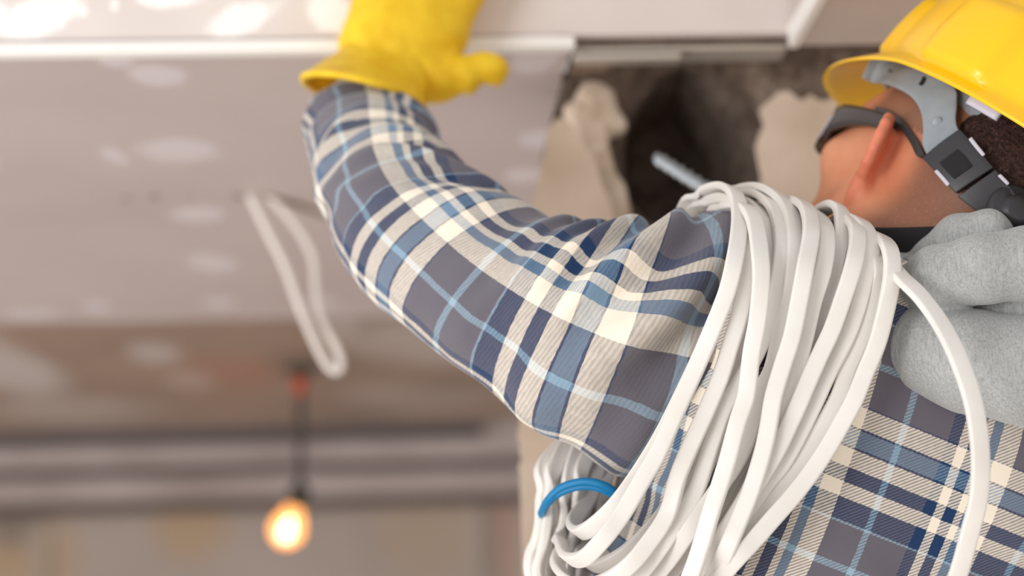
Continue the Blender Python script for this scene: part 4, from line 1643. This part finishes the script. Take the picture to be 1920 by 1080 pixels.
# near strands traced top to bottom; d = distance behind the top layer (m)
TOP = 1.205
strands = {
    'a': dict(d=0.000, p=[(1284, 391), (1318, 362), (1354, 351), (1378, 364), (1387, 398), (1385, 441), (1377, 490), (1362, 551), (1334, 622), (1305, 690), (1271, 765), (1236, 845), (1205, 899),
                          (1168, 962), (1130, 1012), (1094, 1047), (1064, 1046), (1052, 1015)], tie=1058),
    'b': dict(d=0.008, p=[(1296, 404), (1328, 380), (1360, 372), (1384, 386), (1392, 430), (1380, 500), (1355, 570), (1322, 650), (1285, 730), (1240, 820), (1192, 897), (1150, 952), (1108, 990), (1084, 998), (1077, 976)], tie=1104),
    'c': dict(d=-0.005, p=[(1335, 408), (1356, 392), (1384, 386), (1404, 395), (1417, 423), (1425, 478), (1427, 530), (1420, 602), (1409, 663), (1400, 740), (1384, 790), (1366, 858), (1350, 910), (1333, 962), (1316, 1020), (1296, 1078), (1262, 1150), (1200, 1200), (1110, 1190)], tie=1040),
    'd': dict(d=0.004, p=[(1312, 399), (1338, 384), (1368, 378), (1394, 392), (1404, 440), (1402, 490), (1389, 581), (1371, 643), (1352, 704), (1324, 772), (1302, 820), (1273, 929 - 40), (1253, 960), (1222, 1010), (1180, 1060), (1130, 1092), (1080, 1096), (1046, 1060)], tie=1070),
    'e': dict(d=0.008, p=[(1362, 380), (1388, 368), (1419, 366), (1444, 381), (1459, 407), (1466, 441), (1466, 487), (1457, 552), (1440, 612), (1415, 668), (1388, 716), (1358, 764), (1335, 830), (1307, 915), (1273, 973), (1238, 1026), (1190, 1085), (1130, 1130), (1075, 1125)], tie=1058),
    'f': dict(d=0.006, p=[(1364, 376), (1388, 359), (1419, 353), (1447, 360), (1473, 383), (1486, 413), (1491, 460), (1488, 515), (1480, 571), (1463, 632), (1448, 693), (1430, 730), (1412, 790), (1390, 850), (1355, 905), (1324, 950), (1284, 1007), (1245, 1060), (1190, 1120), (1110, 1150)], tie=1030),
    'g': dict(d=-0.004, p=[(1462, 398), (1480, 383), (1495, 379), (1512, 390), (1520, 415), (1520, 447), (1510, 500), (1499, 560), (1485, 630), (1466, 690), (1450, 745), (1441, 800), (1430, 850), (1409, 918), (1387, 973), (1362, 1032), (1340, 1080), (1300, 1140), (1230, 1190)], tie=1024),
    'h': dict(d=0.004, p=[(1490, 398), (1510, 390), (1534, 405), (1547, 426), (1550, 461), (1543, 507), (1528, 555), (1521, 581), (1507, 643), (1493, 700), (1474, 750), (1455, 810), (1425, 880), (1395, 940), (1360, 1000), (1325, 1060), (1270, 1130), (1190, 1170)], tie=1052),
    'i': dict(d=0.010, p=[(1520, 420), (1534, 401), (1550, 390), (1566, 386), (1577, 397), (1580, 426), (1574, 461), (1563, 510), (1550, 560), (1534, 612), (1516, 670), (1495, 728), (1470, 790), (1440, 860), (1405, 935), (1365, 1000), (1310, 1070), (1240, 1130), (1160, 1160)], tie=1062),
    'j': dict(d=0.000, p=[(1562, 430), (1578, 415), (1594, 413), (1606, 428), (1608, 455), (1602, 490), (1592, 525), (1577, 570), (1560, 618), (1538, 665), (1517, 712), (1500, 752), (1480, 796), (1458, 842), (1432, 885), (1395, 942), (1350, 1012), (1305, 1075), (1240, 1150), (1150, 1190)], tie=1020),
    'k': dict(d=0.005, p=[(1570, 424), (1586, 411), (1601, 411), (1619, 422), (1632, 448), (1632, 480), (1622, 520), (1608, 575), (1587, 632), (1556, 692), (1533, 742), (1511, 788), (1487, 835), (1465, 872), (1440, 902), (1416, 936), (1384, 978), (1340, 1032), (1290, 1090), (1220, 1160), (1130, 1180)], tie=1034),
    'l': dict(d=0.006, p=[(1612, 450), (1628, 442), (1642, 458), (1649, 490), (1650, 520), (1640, 566), (1617, 630), (1590, 692), (1572, 745), (1546, 793), (1520, 837), (1497, 874), (1470, 906), (1438, 949), (1405, 988), (1366, 1026), (1315, 1080), (1240, 1160), (1140, 1200)], tie=1018),
    'm': dict(d=-0.003, p=[(1622, 455), (1640, 443), (1655, 448), (1667, 464), (1673, 492), (1671, 530), (1661, 581), (1645, 643), (1622, 700), (1602, 750), (1578, 795), (1552, 840), (1524, 882), (1490, 926), (1452, 969), (1416, 1010), (1376, 1053), (1335, 1100), (1270, 1170), (1180, 1220)], tie=1016),
    'n': dict(d=0.014, p=[(1374, 392), (1395, 380), (1414, 384), (1432, 405), (1446, 440), (1450, 480), (1448, 520), (1438, 575), (1420, 640), (1398, 705), (1370, 775), (1335, 850), (1290, 930), (1230, 1020), (1170, 1085), (1110, 1112)], tie=1112),
    'o': dict(d=0.016, p=[(1448, 400), (1466, 392), (1484, 400), (1500, 430), (1502, 480), (1490, 550), (1472, 630), (1446, 715), (1416, 800), (1376, 890), (1322, 985), (1262, 1068), (1190, 1130), (1110, 1160)], tie=1094),
    'q': dict(d=0.018, p=[(1496, 416), (1515, 412), (1530, 430), (1536, 470), (1528, 530), (1510, 600), (1482, 690), (1450, 780), (1412, 870), (1364, 960), (1305, 1045), (1230, 1120), (1140, 1165)], tie=1084),
    'r': dict(d=0.018, p=[(1580, 440), (1594, 436), (1606, 460), (1606, 510), (1588, 580), (1560, 660), (1522, 750), (1480, 830), (1432, 905), (1376, 980), (1310, 1060), (1230, 1140), (1150, 1180)], tie=1046),
    's': dict(d=0.020, p=[(1400, 410), (1418, 404), (1430, 430), (1432, 490), (1416, 570), (1392, 650), (1360, 740), (1325, 830), (1282, 910), (1228, 985), (1170, 1040), (1115, 1062), (1090, 1040)], tie=1128),
}


def near_depth(x, y):
    """surface the strands lie on: shoulder top, then the back"""
    t = np.clip((y - 350) / 170.0, 0, 1)
    d = 1.205 - 0.077 * math.sin(t * PI / 2)
    d -= 0.012 * np.clip((y - 700) / 300, 0, 1)
    return d


loops = []
for key, s in strands.items():
    pts = []
    npnt = len(s['p'])
    for i, (x, y) in enumerate(s['p']):
        d = near_depth(x, y) + s['d'] * 1.35 + 0.002
        # the first points run over the top to the front of the shoulder
        if i < 3:
            d += (0.075, 0.045, 0.018)[i]
        # the last ones turn under the arm
        tail = npnt - 1 - i
        if tail < 3:
            d += (0.085, 0.045, 0.016)[tail]
        pts.append(P(x, y, d))
    tx = s['tie']
    x0, y0 = s['p'][-1]
    xs, ys = s['p'][0]
    idx = len(loops)
    far = 1.235 + (idx % 5) * 0.0075
    if y0 > 1070:
        pts.append(P(0.45 * x0 + 0.55 * tx - 6, y0 - 5, far - 0.01))
        pts.append(P(tx - 20, 1085, far + 0.006))
    if y0 > 1000:
        pts.append(P(tx - 9, 1010, far + 0.01))
    pts.append(P(tx + 2, 930, far + 0.012))
    pts.append(P(tx + 26, 845, far + 0.03))
    pts.append(P(tx + 0.45 * (xs - tx), 660, far + 0.12))
    pts.append(P(xs - 26, ys + 110, far + 0.10))
    path = catmull(np.array(pts), 230, True)
    rel = path - AXC
    out = rel - (rel @ AXD)[:, None] * AXD
    V, Fc = sweep(path, nrm(out), prof_c, True)
    loops.append(fix_normals(mesh_obj('cable_loop', V, Fc, mat_cable, coil)))

# loose end that leaves the coil and crosses the hood
lp = [(1640, 452, 1.20), (1662, 486, 1.15), (1690, 520, 1.125), (1728, 558, 1.105), (1768, 614, 1.083), (1800, 680, 1.068), (1826, 760, 1.062), (1838, 850, 1.066), (1835, 930, 1.075), (1818, 1000, 1.085), (1797, 1075, 1.095), (1760, 1180, 1.105)]
path = catmull(np.array([P(*q) for q in lp]), 120)
Nn = np.array([CAMV(v) for v in catmull(np.array([(0.1, 0.3, 1.0), (0.25, 0.3, 1.0), (0.3, 0.2, 1.0), (0.1, 0.0, 1.0), (-0.1, -0.1, 1.0), (-0.2, -0.1, 1.0)]), 120)])
V, Fc = sweep(path, nrm(Nn), prof_c)
fix_normals(mesh_obj('cable_end', V, Fc, mat_cable, coil))

# ---- blue tie round the coil below the arm
M = Mat('tie_blue', (0, 118, 172), 0.45, 0.4)
mat_tie = M.m
tie = empty('cable_tie', P(1080, 920, 1.22))
tag(tie, 'blue band tied round the white cable below the raised arm', 'cable tie')
for dy, r in ((0, 0.0030), (9, 0.0026)):
    tp = []
    for (x, y, d) in ((1014, 968, 1.285), (1017, 958, 1.235), (1028, 938, 1.214), (1050, 916, 1.205), (1080, 905, 1.198), (1110, 904, 1.194), (1140, 914, 1.192), (1162, 932, 1.20), (1172, 950, 1.25), (1150, 948, 1.31), (1080, 945, 1.325), (1030, 962, 1.315)):
        tp.append(P(x, y + dy * (0.5 if x < 1050 else 1), d + dy * 0.0002))
    path = catmull(np.array(tp), 90, True)
    V, Fc = sweep(path, nrm(path - path.mean(0)), circle_prof(r, 10), True)
    fix_normals(mesh_obj('band', V, Fc, mat_tie, tie))

# ================================================================== DRILL
M = Mat('drill_steel', (176, 184, 192), 0.3, 0.5, 0.75)
mat_steel = M.m
M = Mat('drill_body', (40, 62, 74), 0.5, 0.4)
mat_dbody = M.m
drill = empty('power_drill', P(1440, 430, 1.47))
tag(drill, 'masonry drill bit pointing up into the dark hole from behind the cable coil', 'drill')
tip, base = P(1227, 293, 1.56), P(1420, 414, 1.475)
ax_ = nrm(base - tip)
Ld = np.linalg.norm(base - tip)
e1 = nrm(np.cross(ax_, CAMV((0, 0, 1))))
e2 = np.cross(ax_, e1)
ns, nk = 160, 20
rings = []
for i in range(ns):
    h = Ld * i / (ns - 1)
    tws = 2 * PI * h / 0.022
    r0 = 0.0060 * min(1, 0.25 + h / 0.006)
    rings.append([tip + ax_ * h + (r0 * (0.62 + 0.44 * abs(math.cos(a - tws)) ** 1.5)) * (math.cos(a) * e1 + math.sin(a) * e2) for a in np.arange(nk) / nk * 2 * PI])
V, Fc = loft(np.array(rings), cap=True)
fix_normals(mesh_obj('drill_bit', V, Fc, mat_steel, drill))
lathe('chuck', [(0, 0.008), (0.004, 0.013), (0.02, 0.017), (0.045, 0.019), (0.05, 0.021), (0.06, 0.021)], base - ax_ * 0.004, ax_, mat_dbody, drill)
